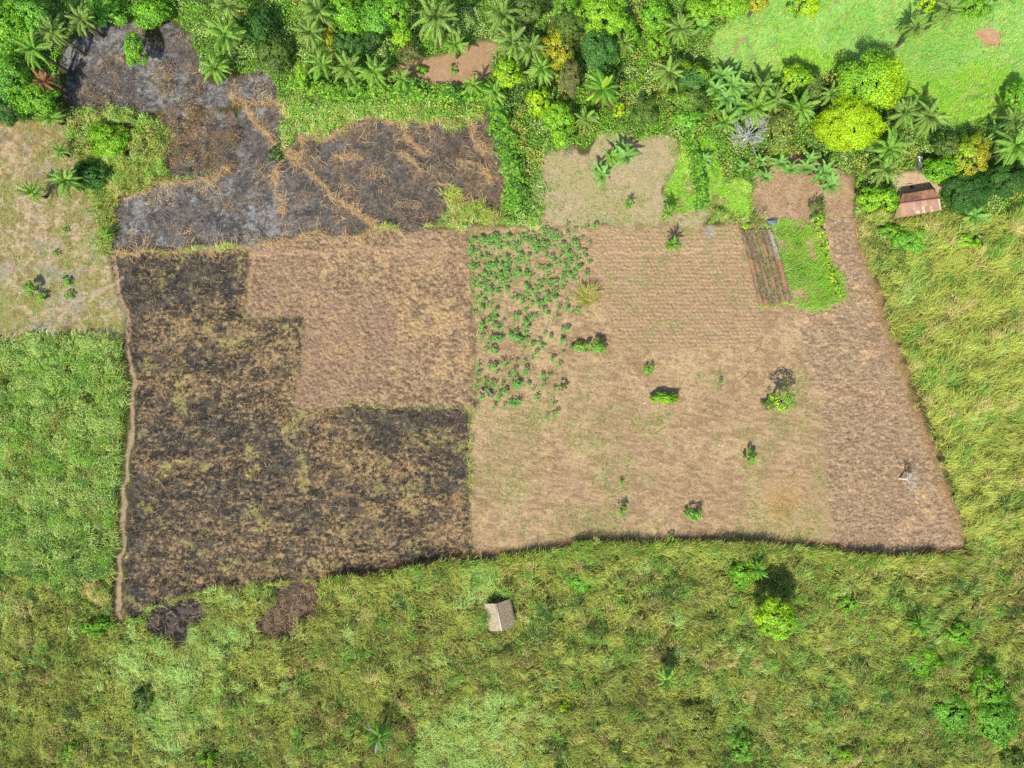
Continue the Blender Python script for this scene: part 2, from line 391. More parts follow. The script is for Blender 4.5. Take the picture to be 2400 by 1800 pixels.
# footpaths
for k, c, hh in (('path_main', A(190, 162, 132), -0.05), ('path_diag', A(196, 172, 142), -0.02), ('path_top', A(208, 170, 136), -0.03), ('path_meadow', A(190, 168, 122), 0)):
    d = ras(k, X, Y, 0.45); t = smooth(LINES[k][1] * 1.5 - d + .5 * (n_g - .5), 0, LINES[k][1])
    C = lerp(C, mixc(c, c * 0.85, n_m), t * (0.9 if k in ('path_main', 'path_diag') else 0.5)); Hh = Hh * (1 - t) + hh * t
# darker brown rim along the lower field edge, straw rim along the charred side
d = ras('edge_bot', X, Y, 0.2); C = lerp(C, mixc(A(176, 126, 94), A(150, 106, 80), n_m), smooth(0.9 - d, 0, 0.6) * 0.8)
px_, py_ = G(1612, 500); C = lerp(C, A(176, 172, 156), smooth(0.28 - np.abs((X - px_) * 0.96 + (Y - py_) * 0.3), 0, 0.15) * (np.abs(Y - py_) < 1.9) * 0.6)
px_, py_ = G(1533, 500); C = lerp(C, A(178, 172, 160), smooth(1.1 - np.hypot(X - px_, Y - py_), 0, 0.5) * 0.8)
er_ = polydist([(1850,480),(1862,530),(1885,605),(1905,690),(1935,770),(1975,880),(2015,975),(2045,1065),(2082,1150)], X, Y)
C = lerp(C, mixc(A(198, 160, 116), A(150, 118, 84), n_f), smooth(1.3 - er_ + 2.2 * (n_m - .5), 0, 1.2) * .7)
C = C * (0.90 + 0.2 * n_f)[:, None] * np.array([0.99, 0.992, 0.962]) * np.where((Zn['burnt_low'] > .4)[:, None], np.array([1.05, 1.0, .92]), 1.0) * np.where((ub > .4)[:, None], np.array([1.02, 1.0, .93]), 1.0)
tv = np.random.default_rng(77).random((len(X), 2))
rough_ = 0.22 * Zn['plough_a'] + 0.20 * Zn['strip'] + 0.085 * np.clip(Zn['crop'] - Zn['strip'], 0, 1) + 0.12 * Zn['burnt_low'] + 0.13 * np.maximum(ub, Zn['scorched']) + 0.06 * np.maximum(Zn['clear_b'], Zn['garden_soil']) + .07 * Zn['fallow']
Hh = Hh + rough_ * (tv[:, 0] - .5)
C = C * (1 + (tv[:, 1] - .5) * np.clip(2.6 * rough_, .12, .6))[:, None]
far = (np.abs(X) > 80.2) | (np.abs(Y) > 61.2)
Hh = np.where(far, 0, Hh)

GV = np.stack([X, Y, Hh], 1).astype(np.float32)
nxg, nyg = len(ax), len(ay)
ii, jj = np.meshgrid(np.arange(nxg - 1), np.arange(nyg - 1), indexing='ij')
a0 = (ii * nyg + jj).ravel()
GF = np.stack([a0, a0 + nyg, a0 + nyg + 1, a0 + 1], 1)
cid = np.zeros(len(X), np.int8)
def setid(m, i):
    cid[m] = i
setid(Zn['meadow'] > .5, 1); setid(Zn['clear_b'] > .5, 6); setid(Zn['fallow'] > .5, 5); setid(Zn['crop'] > .5, 2); setid(Zn['plough_a'] > .5, 3); setid((Zn['burnt_low'] > .5), 4); setid((np.maximum(ub, Zn['scorched']) > .5), 7)
setid(ras('path_main', X, Y, 0.25) < 0.55, 8); setid((ras('path_diag', X, Y, 0.25) < 0.3) & (Zn['fallow'] > .3), 8)
NAMES = {0: ('ground', 'soil under the grass, bushes and trees around the fields'), 1: ('meadow', 'bright green grass meadow behind the trees'), 2: ('crop_field', 'tan crop field with rows of small mounds and a darker tilled strip'),
         3: ('ploughed_field', 'reddish brown freshly hoed field between the charred field and the crop plants'), 4: ('burnt_field', 'charred black and straw coloured field beside the long footpath'), 5: ('fallow_field', 'dry tan fallow ground with low weeds beside the charred field'),
         6: ('cleared_field', 'pale cleared plot behind the crop field'), 7: ('burnt_ground', 'ash grey burnt ground with straw ridges below the palms'), 8: ('footpath', 'narrow bare earth footpath along the charred field')}
fid = cid[GF[:, 0]]
for i, (nm, lb) in NAMES.items():
    sel = GF[fid == i]
    if not len(sel): continue
    u, inv = np.unique(sel, return_inverse=True)
    me = mesh_from(nm, GV[u], inv.reshape(sel.shape), C[u], M_SOIL)
    tag(link(nm, me), lb, None, None, 'structure')


def gz(x, y):
    return 0.0


# ------------------------------------------------------------------ scattered cover (grass, weeds, straw, undergrowth)
def scatter(x0, x1, y0, y1, dens):
    n = int((x1 - x0) * (y1 - y0) * dens)
    return RNG.uniform(x0, x1, n), RNG.uniform(y0, y1, n)


def pick(cols, w):
    """cols list of albedos, w (N,k) weights -> colour per row drawn by weight"""
    w = np.maximum(w, 1e-6); cw = np.cumsum(w / w.sum(1, keepdims=True), 1)
    u = RNG.random(len(w))[:, None]
    return np.asarray(cols)[(u > cw).sum(1).clip(0, len(cols) - 1)]


def blades(x, y, z, L, ang, lean, col, width, curve=0.5):
    """grass blades: two quads each, bent over towards ang; lean 0 upright .. 1 flat"""
    n = len(x)
    dx, dy = np.cos(ang), np.sin(ang)
    th = (1 - lean) * math.pi / 2
    th2 = th - curve
    p0 = np.stack([x, y, z], 1)
    h1 = 0.55 * L; h2 = 0.45 * L
    p1 = p0 + np.stack([dx * np.cos(th) * h1, dy * np.cos(th) * h1, np.sin(th) * h1], 1)
    p2 = p1 + np.stack([dx * np.cos(th2) * h2, dy * np.cos(th2) * h2, np.sin(th2) * h2], 1)
    p2[:, 2] = np.maximum(p2[:, 2], 0.03)
    tw = RNG.normal(0, 0.5, n)
    s = np.stack([-np.sin(ang + tw), np.cos(ang + tw), RNG.normal(0, 0.25, n)], 1) * (width * 0.5)[:, None]
    v = np.stack([p0 - s * 0.8, p0 + s * 0.8, p1 + s, p1 - s, p2 + s * 0.25, p2 - s * 0.25], 1).reshape(-1, 3)
    b = np.arange(n)[:, None] * 6
    f = np.concatenate([b + np.array([[0, 1, 2, 3]]), b + np.array([[3, 2, 4, 5]])], 0).astype(np.int32)
    return v, f, np.repeat(col, 6, 0)


def tufts(x, y, nb, spread, L, ang, angsd, lean, leansd, col, colsd, width, curve=0.6):
    """expand tuft centres into blades"""
    n = len(x); k = nb
    rep = lambda a: np.repeat(np.broadcast_to(a, (n,) + np.shape(a)[1:] if np.ndim(a) > 1 else (n,)), k, 0)
    X1 = rep(x) + RNG.normal(0, 1, n * k) * rep(spread); Y1 = rep(y) + RNG.normal(0, 1, n * k) * rep(spread)
    c = rep(col) * np.exp(RNG.normal(0, colsd, n * k))[:, None]
    return blades(X1, Y1, np.zeros(n * k), rep(L) * RNG.uniform(0.6, 1.15, n * k), rep(ang) + RNG.normal(0, 1, n * k) * angsd,
                  np.clip(rep(lean) + RNG.normal(0, leansd, n * k), 0.02, 0.95), c, rep(width) * RNG.uniform(0.7, 1.3, n * k), curve)


def stuff(name, parts, mat, label):
    v, f, c = join(parts) if isinstance(parts, list) else parts
    o = link(name, mesh_from(name, v, f, c, mat))
    return tag(o, label, None, None, 'stuff')


def leafcover(x, y, ztop, size, col, up=0.55, thick=0.35):
    n = len(x)
    nrm = unit(np.stack([RNG.normal(0, 1, n), RNG.normal(0, 1, n), RNG.normal(0, 0.5, n) + 1.6 * up * 2], 1))
    a = RNG.uniform(0, 2 * math.pi, n); t = np.stack([np.cos(a), np.sin(a), np.zeros(n)], 1)
    Av = unit(t - nrm * (t * nrm).sum(1, keepdims=True)); Bv = np.cross(nrm, Av)
    sz = size * RNG.uniform(0.6, 1.4, n)
    P = np.stack([x, y, np.maximum(ztop - RNG.exponential(thick, n), 0.03)], 1) - 0.5 * Av * sz[:, None]
    P[:, 2] = np.maximum(P[:, 2], 0.04)
    return quads(P, Av * sz[:, None], Bv * (sz * 0.62)[:, None], col)


def rosettes(P, k, length, width, tilt, col, colsd=0.15):
    """whorls of k leaves round each point"""
    n = len(P); Q = np.repeat(P, k, 0)
    a = np.repeat(RNG.uniform(0, 6.28, n), k) + np.tile(np.arange(k) * 2 * math.pi / k, n) + RNG.normal(0, 0.25, n * k)
    tl = np.repeat(RNG.normal(tilt, 0.15, n), k) + RNG.normal(0, 0.25, n * k)
    l = np.repeat(np.broadcast_to(length, (n,)), k) * RNG.uniform(0.7, 1.2, n * k)
    Av = np.stack([np.cos(a) * np.cos(tl), np.sin(a) * np.cos(tl), np.sin(tl)], 1) * l[:, None]
    Bv = np.stack([-np.sin(a), np.cos(a), RNG.normal(0, 0.3, n * k)], 1) * (l * width)[:, None]
    c = np.repeat(col, k, 0) * np.exp(RNG.normal(0, colsd, n * k))[:, None]
    return quads(Q, Av, Bv, c)


def domes(x, y, cell, seed=0, fill=.75):
    """rounded bush heights: 0..1 height and a random number per bush"""
    r_ = np.random.default_rng(500 + seed); J = r_.random((128, 128, 4))
    ci = np.floor(x / cell).astype(np.int64); cj = np.floor(y / cell).astype(np.int64)
    best = np.zeros(len(x)); idr = r_.random(len(x)) * 0
    for di in (-1, 0, 1):
        for dj in (-1, 0, 1):
            q = J[(ci + di) & 127, (cj + dj) & 127]
            cx = (ci + di + q[:, 0]) * cell; cy = (cj + dj + q[:, 1]) * cell; rad = cell * (.45 + .5 * q[:, 2]) * fill / .75
            h = np.sqrt(np.clip(1 - ((x - cx) ** 2 + (y - cy) ** 2) / rad ** 2, 0, 1)) * (.55 + .45 * q[:, 2])
            m = h > best; best = np.where(m, h, best); idr = np.where(m, q[:, 3], idr)
    return best, idr


def pickid(cols, w, idr, mixp=.3):
    """colour drawn once per bush, with a share of leaves drawn freely"""
    w = np.maximum(w, 1e-6); cw = np.cumsum(w / w.sum(1, keepdims=True), 1)
    u = np.where(RNG.random(len(idr)) < mixp, RNG.random(len(idr)), idr)[:, None]
    return np.asarray(cols)[(u > cw).sum(1).clip(0, len(cols) - 1)]


# --- palette of cover
YG = A(178, 184, 80); OL = A(140, 142, 66); GR = A(110, 160, 56); STR = A(196, 178, 112); BRN = A(132, 108, 68); DG = A(58, 104, 44); LG = A(172, 200, 108); BG = A(120, 182, 40); TEAL = A(74, 128, 66)
NOTF = ('burnt_low', 'plough_a', 'crop', 'burnt_up', 'burnt_nw', 'scorched', 'fallow', 'forest', 'meadow', 'clear_b', 'garden_soil', 'garden_grass', 'beds', 'midgreen', 'bare_n', 'leftbush', 'patch_a', 'patch_b', 'yard')


def tallmask(x, y):
    m = np.ones(len(x))
    for k in NOTF:
        m = np.minimum(m, 1 - ras(k, x, y, 0.25 if k in ('burnt_low', 'crop', 'plough_a', 'garden_grass') else 0.5))
    er = polydist([(1885,605),(1905,690),(1935,770),(1975,880),(2015,975),(2045,1065)], x, y)
    m = np.minimum(m, smooth(er + 1.6 * (fbm(x, y, 1.2, 260, 2) - .5), .3, .9))
    m = np.minimum(m, smooth(ras('path_main', x, y, 0.2), 0.75, 0.95))
    for (cx, cy, hw, hh_, rz) in BUILT:
        lx = (x - cx) * math.cos(rz) + (y - cy) * math.sin(rz); ly = -(x - cx) * math.sin(rz) + (y - cy) * math.cos(rz)
        m = np.where((np.abs(lx) < hw) & (np.abs(ly) < hh_), 0, m)
    return m


hx, hy = G(1078, 1331, 2.2); fhx, fhy = G(1984, 437, 2.4)
BUILT = [(hx, hy, 1.2, 1.7, R(11)), (fhx, fhy, 3.3, 2.0, R(8)), (*G(1987, 353), 1.0, 1.4, 0), (*G(1987, 371), .8, .8, 0), (*G(1668, 481), 1.2, 1.0, 0)]

def tallcol(x, y, idr=None):
    yy = 829.5 - y * PX; xx = x * PX + 1106
    right = smooth(xx, 1850, 2000) * smooth(1350 - yy, 0, 250)
    f1 = fbm(x, y, 9.0, 100, 3); f2 = fbm(x, y, 3.0, 104, 3)
    pale = np.maximum(np.maximum(ras('palegrass', x, y, 1.8), ras('palegrass_b', x, y, 2.4)) * smooth(f2, .26, .42), ras('hutgrass', x, y, 0.3))
    leftside = smooth(420 - xx, 0, 200) * smooth(yy, 1200, 1300); midb = smooth(yy, 1200, 1240) * (1 - right)
    fl = fbm(x, y, 18.0, 240, 3); dk = smooth(fl * .6 + f2 * .4, .47, .58) * (1 - .8 * right)
    W = np.stack([1.2 + 2.6 * right + 0.8 * leftside + 0.9 * (1 - dk), 1.0 + 0.6 * midb + .8 * dk, 0.8 + 0.9 * smooth(f2, 0.5, 0.7), 0.3 + 0.4 * right + 0.4 * smooth(f1, .5, .7) * (1 - dk),
                  0.4 * midb * smooth(1750 - xx, 0, 400) * (1 - leftside) + 0.2 * dk, 0.15 + .7 * dk, 0.6 * (1 - dk)], 1)
    W = W * (1 - pale[:, None]) + pale[:, None] * np.array([[0.8, 0.05, 0.4, 0.25, 0.0, 0.03, 2.4]])
    cols_ = [YG, OL, GR, STR, BRN, DG, LG]
    return (pick(cols_, W) if idr is None else pickid(cols_, W, idr, .5)), right, pale, f1, f2


def flowdir(x, y, right):
    return R(35) + (fbm(x, y, 9.0, 100, 3) - 0.5) * 5.0 * (1 - 0.6 * right) + (fbm(x, y, 3.0, 104, 3) - 0.5) * 2.0


# fine blades over low rounded hummocks, bent with the wind
x, y = scatter(-84, 84, -64, 33, 34)
tm = tallmask(x, y); k = tm > RNG.uniform(0.35, 0.65, len(x)); x = x[k]; y = y[k]
dm, di = domes(x, y, 1.8, 11); d2, e2 = domes(x, y, .85, 12)
hump = np.maximum(dm, .6 * d2); k = RNG.random(len(x)) < .30 + .8 * hump; x, y, dm, di, d2, hump = x[k], y[k], dm[k], di[k], d2[k], hump[k]
col, right, pale, f1, f2 = tallcol(x, y, di)
flow = flowdir(x, y, right) + (di - .5) * 2.6 * (1 - .6 * right)
L = (.6 + .6 * RNG.random(len(x))) * (1 + .5 * right + .25 * pale)
z0 = 1.25 * hump * (.35 + 1.1 * smooth(f2, .38, .62)) * (1 - .55 * pale)
g1 = [tufts(x, y, 2, 0.10, L, flow, 0.75, 0.44 + 0.2 * f1, 0.17, col, 0.2, 0.036 + 0 * x, 0.7)]
g1[0][0][:, 2] += np.repeat(z0, 12)
g2 = leafcover(x, y, z0 + .32, .12, col * .9 * np.exp(RNG.normal(0, .2, len(x)))[:, None], .4, .15)
# upright wall of grass along the lower edge of the fields
ex = []
for (p0, p1) in zip(LINES['edge_bot'][0][:-1], LINES['edge_bot'][0][1:]):
    (x0, y0), (x1, y1) = G(*p0), G(*p1); n = int(math.hypot(x1 - x0, y1 - y0) * 12); t = RNG.random(n); o = RNG.uniform(.5, 1.7, n)
    ex.append(np.stack([x0 + (x1 - x0) * t, y0 + (y1 - y0) * t - o], 1))
ex = np.concatenate(ex); x, y = ex[:, 0], ex[:, 1]; col, right, pale, f1, f2 = tallcol(x, y)
g3 = tufts(x, y, 12, 0.2, 1.7 + .7 * f2, flowdir(x, y, right), 0.6, 0.16 + 0 * x, 0.1, col, 0.15, 0.05 + 0 * x, 0.5)
stuff('tall_grass', [g1[0], g2, g3], M_GRASS, 'tall wind-bent savanna grass in olive, straw and yellow green around the fields')

# broad-leaved weeds growing through the tall grass
x, y = scatter(-84, 84, -64, 33, 36)
tm = tallmask(x, y); f2 = fbm(x, y, 3.4, 112, 4); f1 = fbm(x, y, 10, 118, 3); gp = np.maximum(ras('greenpatch', x, y, 1.0), ras('brgreen', x, y, 1.6) * 0.9)
yy = 829.5 - y * PX; xx = x * PX + 1106; dm, di = domes(x, y, 1.3, 15)
k = (tm > 0.5) & ((f2 * 0.7 + f1 * 0.3 + 0.22 * gp - 0.05 * smooth(xx, 1850, 2000) * (yy < 1300)) > 0.585 + RNG.normal(0, 0.03, len(x))) & (RNG.random(len(x)) < .3 + .9 * dm)
x = x[k]; y = y[k]; gp = gp[k]; dm = dm[k]; di = di[k]
col = pickid([BG, DG, GR, TEAL, OL, LG], np.stack([.8 + 0 * x, 0.25 + .3 * gp, 1.2 + 0 * x, 0.1 + 0.9 * gp * (x > 50) * (y > 0), 1.0 * (1 - gp), .5 + 0 * x], 1), di, .35) * np.exp(RNG.normal(0, 0.2, len(x)))[:, None]
stuff('weeds', leafcover(x, y, .35 + (1.0 + .5 * gp) * dm, .17, col * .88, .5, .2), M_LEAF, 'broad-leaved green weeds pushing up through the tall grass')

# dense bushes left of the footpath
x, y = scatter(-84, -54, -34, 8, 75)
lb = np.minimum(ras('leftbush', x, y, 0.5), ras('path_main', x, y, .2) > 1.0); f1 = fbm(x, y, 6, 120, 3); f2 = fbm(x, y, 2.0, 124, 3); dm, di = domes(x, y, 1.7, 1)
k = (lb > 0.5) & (RNG.random(len(x)) < 0.3 + .9 * dm); x = x[k]; y = y[k]; f1 = f1[k]; f2 = f2[k]; dm = dm[k]; di = di[k]
yy = 829.5 - y * PX
col = pickid([LG, BG, DG, GR, OL, TEAL], np.stack([1.3 + 1.6 * smooth(f1, .45, .6), .7 + 0 * x, 0.08 + 0.3 * smooth(yy, 960, 1040) * smooth(.55 - f1, 0, .1), 0.9 + 0 * x, 0.35 + 0 * x, 0.1 + .5 * smooth(yy, 980, 1060) * smooth(.6 - f1, 0, .15)], 1), di) * np.exp(RNG.normal(0, 0.2, len(x)))[:, None]
lv = leafcover(x, y, .3 + (1.3 + 1.3 * f1) * dm, .18, col * np.array([1.02, .9, .9]), .5, .2)
x, y = scatter(-84, -54, -34, 8, 2.2)
lb = ras('leftbush', x, y, 0.5); k = (lb > 0.5) & (ras('path_main', x, y, .2) > 1.2); x = x[k]; y = y[k]; f2 = fbm(x, y, 2.0, 124, 3)
gb = tufts(x, y, 14 , 0.3, 1.5 + 0 * x, R(60) + (fbm(x, y, 5, 130, 2) - .5) * 6, 0.7, 0.45 + 0 * x, 0.15, pick([LG, YG, GR], np.tile([[1.4, .5, .4]], (len(x), 1))), 0.18, 0.05 + 0 * x)
stuff('undergrowth', lv, M_LEAF, 'bright green tangled bushes beside the long footpath'); stuff('reeds', gb, M_GRASS, 'pale green long grass among the bushes beside the footpath')

# low growth under the trees
x, y = scatter(-84, 84, 22, 64, 66)
fo = ras('forest', x, y, 0.5); bn_ = ras('bare_n', x, y, .4); yd = ras('yard', x, y, .2)
k = (fo > 0.5) & (bn_ < .4) & (yd < .4) & (ras('burnt_nw', x, y, .4) < .5) & (np.maximum(ras('burnt_up', x, y, .4), ras('scorched', x, y, .4)) < .5)
for (cx, cy, hw, hh_, rz) in BUILT:
    k &= ~((np.abs(x - cx) < hw) & (np.abs(y - cy) < hh_))
x = x[k]; y = y[k]; f1 = fbm(x, y, 6, 140, 3); dm, di = domes(x, y, 1.9, 2); d2, e2 = domes(x, y, .8, 3)
k = RNG.random(len(x)) < .35 + .7 * np.maximum(dm, d2); x = x[k]; y = y[k]; f1 = f1[k]; dm = dm[k]; di = di[k]; d2 = d2[k]
xx = x * PX + 1106
br = smooth(xx, 1330, 1450) * (1 - smooth(xx, 1560, 1700))
col = pickid([BG, GR, DG, LG, YG], np.stack([1.4 + 1.0 * br, 1.0 + 0 * x, 0.12 + 0.3 * smooth(f1, .45, .6) * (1 - br), 1.1 + 0 * x, 0.8 + .5 * br], 1), di, .35) * np.exp(RNG.normal(0, 0.18, len(x)))[:, None]
big = smooth(f1, .42, .58) * (1 - .6 * br)
stuff('undergrowth', leafcover(x, y, .2 + np.maximum(dm * (.5 + 1.1 * big), d2 * .55), .19, col * 1.12, .55, .15), M_LEAF, 'green undergrowth covering the floor between palms and trees')

# meadow, garden and clearing grass
x, y = scatter(20, 84, 8, 64, 17)
f9 = fbm(x, y, 2.6, 155, 4, .65); me_ = np.maximum(ras('meadow', x, y, 0.7) * (1 - .75 * smooth(f9, .64, .72)), ras('garden_grass', x, y, 0.55) * (1 - .8 * smooth(f9, .56, .66))); mg = ras('midgreen', x, y, 0.6); bs = ras('beds', x, y, .1)
f1 = fbm(x, y, 7, 150, 3); f2 = fbm(x, y, 2.2, 154, 3); pm = ras('path_meadow', x, y, .2)
keep = np.maximum(np.maximum(me_, mg * (0.35 + 0.9 * smooth(f2, .4, .6))), 0.42 * (bs > .5)) > RNG.uniform(.3, .7, len(x))
k = keep & (pm > .35) & (ras('baresp', x, y, .3) < .5); x = x[k]; y = y[k]; f1 = f1[k]; f2 = f2[k]; gg = ras('garden_grass', x, y, 0.2)
yy = 829.5 - y * PX; xx = x * PX + 1106
low = smooth(f1 * 0.6 + smooth(yy, 60, 220) * 0.4, 0.45, 0.65)
f5 = fbm(x, y, 4.0, 158, 4, .65)
col = pick([A(154, 198, 104), A(136, 190, 88), A(138, 192, 48), A(178, 200, 92), A(160, 168, 88)], np.stack([2.2 * (1 - low) * smooth(f5, .42, .6) + .1, 1.6 * (1 - low) * smooth(.62 - f5, 0, .2) + .1, 0.25 + 1.8 * low + .3 * gg, 0.5 + .6 * smooth(f5, .55, .65), 0.2 + 1.0 * gg * smooth(f5, .45, .6)], 1)) * (1 - .18 * gg[:, None])
xw, yw = scatter(36, 54, 9, 26, 45); dm, di = domes(xw, yw, 1.0, 21); k = (ras('garden_grass', xw, yw, .5) > .5) & (fbm(xw, yw, 2.2, 159, 3) > .5) & (RNG.random(len(xw)) < .2 + .8 * dm); xw, yw, dm, di = xw[k], yw[k], dm[k], di[k]
stuff('garden_weeds', leafcover(xw, yw, .3 + .7 * dm, .16, pickid([BG, DG, GR, TEAL, YG], np.tile([[1, .5, 1, .6, .4]], (len(xw), 1)), di, .3), .5, .15), M_LEAF, 'leafy weeds and low vegetables growing in the garden plot')
stuff('meadow_grass', tufts(x, y, 7, 0.16, 0.5 + 0.35 * f2 + 0.2 * gg, R(40) + (f1 - .5) * 4, 0.7, 0.5 + 0 * x, 0.15, col, 0.09, 0.042 + 0 * x), M_GRASS, 'fine bright green grass of the meadow and the garden plot')

# thin growth on the fallow ground and the clearings
x, y = scatter(-84, 84, -26, 58, 7.0)
fa = ras('fallow', x, y, .5); cb = ras('clear_b', x, y, 1.2); gs = ras('garden_soil', x, y, .2); cr_ = np.minimum(ras('crop', x, y, .2), 1 - ras('strip', x, y, .2)); bnn = ras('bare_n', x, y, .4)
f1 = fbm(x, y, 5, 160, 3); f2 = fbm(x, y, 1.6, 164, 3); f3 = fbm(x, y, 7.0, 60, 4)
dens = fa * (0.12 + 0.8 * smooth(f1 * .45 + f2 * .55, .40, .6)) + cb * (0.10 + 1.0 * smooth(f1 * .5 + f2 * .5 + .06 * smooth(y, 32, 38), .46, .62)) + 0.05 * gs + (.16 * ras('mounds', x, y, .3) * smooth(f1, .35, .55)) + cr_ * (0.03 + 0.6 * smooth(f2 * .45 + f3 * .55, .51, .68)) + bnn * 0.25 * smooth(f2, .5, .7)
k = RNG.random(len(x)) < dens; x = x[k]; y = y[k]; f1 = f1[k]; fa = fa[k]
col = pick([A(150, 152, 78), GR, A(186, 172, 116), A(120, 160, 78)], np.stack([1.0 + 0 * x, 0.7 + 0 * x, 0.9 * fa + .15, 0.8 + 0 * x], 1))
stuff('low_grass', tufts(x, y, 6, 0.13, 0.32 + 0 * x, RNG.uniform(0, 6.28, len(x)), 1.4, 0.55 + 0 * x, 0.15, col, 0.2, 0.045 + 0 * x), M_GRASS, 'thin low grass and sprouting weeds on the dry fields')

# straw litter: ridges, burnt ground, ploughed soil and stubble
x, y = scatter(-62, 2, 15, 62, 26)
d = ras('straw', x, y, .8) + .9 * (fbm(x, y, 1.8, 92, 3) - .42); ubm = np.maximum(ras('burnt_up', x, y, .3), ras('burnt_nw', x, y, .4)); f1 = fbm(x, y, 2.4, 170, 3)
p = smooth(0.95 - d, 0, 0.7) * 0.95 + ubm * 0.42 * smooth(f1, .5, .68)
k = RNG.random(len(x)) < p * .8; x = x[k]; y = y[k]; d = d[k]
ang = RNG.uniform(0, 6.28, len(x)) * .5 + fbm(x, y, 1.5, 174, 2) * 9
z = 0.05 + 0.35 * smooth(0.7 - d, 0, 0.6) * RNG.random(len(x))
s1 = blades(x, y, z, RNG.uniform(0.5, 1.5, len(x)), ang, RNG.uniform(.78, .95, len(x)), pick([A(220, 188, 138), A(196, 154, 106), A(232, 206, 160), A(146, 112, 80)], np.tile([[1, .8, .6, .5]], (len(x), 1))), RNG.uniform(.03, .07, len(x)), 0.15)
x, y = scatter(-62, 70, -36, 26, 13)
bl_ = ras('burnt_low', x, y, .15); pa = ras('plough_a', x, y, .15); cr_ = ras('crop', x, y, .15); f1 = fbm(x, y, 1.5, 180, 3); f2 = fbm(x, y, 6, 184, 2)
er = polydist([(1850,480),(1862,530),(1885,605),(1905,690),(1935,770),(1975,880),(2015,975),(2045,1065),(2082,1150)], x, y)
p = .55 * smooth(1.5 - er + 2.0 * (f1 - .5), 0, 1.2) + bl_ * 0.30 * smooth(f1, .42, .66) + pa * 0.16 * smooth(f1 * .5 + f2 * .5, .48, .64) + cr_ * (0.10 + 0.25 * smooth(f1 * .5 + f2 * .5, .48, .62))
k = RNG.random(len(x)) < p; x = x[k]; y = y[k]; bl_ = bl_[k]
s2 = blades(x, y, np.full(len(x), .07), RNG.uniform(0.25, 0.8, len(x)), R(160) + RNG.normal(0, .9, len(x)), RNG.uniform(.75, .95, len(x)), pick([A(212, 176, 124), A(176, 138, 96), A(224, 194, 146)], np.tile([[1, .8, .5]], (len(x), 1))), RNG.uniform(.03, .06, len(x)), 0.1)
x, y = scatter(-62, 2, 15, 62, 30)
ubm = np.maximum(ras('burnt_up', x, y, .3), ras('burnt_nw', x, y, .4)); f1 = fbm(x, y, 1.6, 176, 3); k = RNG.random(len(x)) < ubm * (.12 + .6 * smooth(f1, .45, .62)); x = x[k]; y = y[k]; n_ = len(x)
s3 = blades(x, y, np.full(n_, .05), RNG.uniform(.3, .9, n_), fbm(x, y, 2.0, 178, 2) * 12 + RNG.normal(0, .7, n_), RNG.uniform(.6, .93, n_), pick([A(120, 116, 116), A(156, 148, 142), A(84, 78, 76), A(146, 116, 86), A(186, 152, 112)], np.tile([[1, .7, .8, .7, .45]], (n_, 1))), RNG.uniform(.025, .05, n_), .2)
x, y = scatter(20, 50, 20, 34, 14); k = RNG.random(len(x)) < ras('garden_soil', x, y, .2) * .5; x = x[k]; y = y[k]; n_ = len(x)
s4 = blades(x, y, np.full(n_, .04), RNG.uniform(.25, .7, n_), RNG.uniform(0, 6.28, n_), RNG.uniform(.75, .95, n_), pick([A(214, 184, 142), A(180, 146, 112), A(150, 120, 96)], np.tile([[1, .8, .5]], (n_, 1))), RNG.uniform(.03, .05, n_), .1)
parts = [s1, s2, s3, s4]
for nm in ('patch_a', 'patch_b'):
    x, y = scatter(-58, -26, -40, -28, 30); k = ras(nm, x, y, .7) > RNG.uniform(.0, .8, len(x)); k &= RNG.random(len(x)) < (0.9 if nm == 'patch_b' else .22)
    x = x[k]; y = y[k]
    k = RNG.random(len(x)) < .6; x = x[k]; y = y[k]
    parts.append(blades(x, y, RNG.uniform(.05, .4, len(x)), RNG.uniform(.6, 1.6, len(x)), RNG.uniform(0, 6.28, len(x)), RNG.uniform(.7, .95, len(x)), pick([A(184, 150, 112), A(140, 112, 86), A(206, 178, 140), A(84, 74, 64)], np.tile([[1, 1, .5, .5]], (len(x), 1))), RNG.uniform(.03, .06, len(x)), .2))
stuff('straw', parts, M_STRAW, 'loose dry straw and burnt stalks lying in ridges and over the fields')

# black stubble standing in the charred field
x, y = scatter(-60, -5, -36, 20, 16)
f1 = fbm(x * .8, y * 1.25, 1.3, 70, 4, .7); k = (ras('burnt_low', x, y, .12) > .5) & (RNG.random(len(x)) < .15 + .75 * smooth(.5 - f1, -.06, .06)); x = x[k]; y = y[k]
stuff('charred_stubble', tufts(x, y, 4, .10, .28 + 0 * x, RNG.uniform(0, 6.28, len(x)), 1.2, .45 + 0 * x, .2, pick([A(70, 68, 68), A(96, 86, 74), A(130, 104, 76)], np.tile([[1, .6, .35]], (len(x), 1))), .2, .05 + 0 * x), M_STRAW, 'blackened grass stubble standing in the charred field')

# scorched brown scrub
x, y = scatter(-66, -30, 20, 60, 90)
sc_ = ras('scorched', x, y, 1.0); nw = ras('burnt_nw', x, y, .5); f2 = fbm(x, y, 2.4, 190, 3); dm, di = domes(x, y, 1.5, 5)
k = (RNG.random(len(x)) < sc_ * (.05 + .75 * dm) * (.45 + .8 * smooth(f2, .4, .55)) + nw * .45 * smooth(f2, .5, .62) * (y < 50)); x = x[k]; y = y[k]; dm = dm[k]; di = di[k]; sc_ = sc_[k]
sv = pickid([A(172, 138, 100), A(196, 152, 106), A(112, 100, 88), A(158, 152, 96), A(214, 184, 138)], np.tile([[1, .7, .6, .45, .3]], (len(x), 1)), di, .5) * np.exp(RNG.normal(0, .25, len(x)))[:, None]
s1_ = leafcover(x, y, .15 + (.5 + 1.3 * sc_) * dm, .15, sv, .3, .2)
k = RNG.random(len(x)) < .25; n_ = int(k.sum())
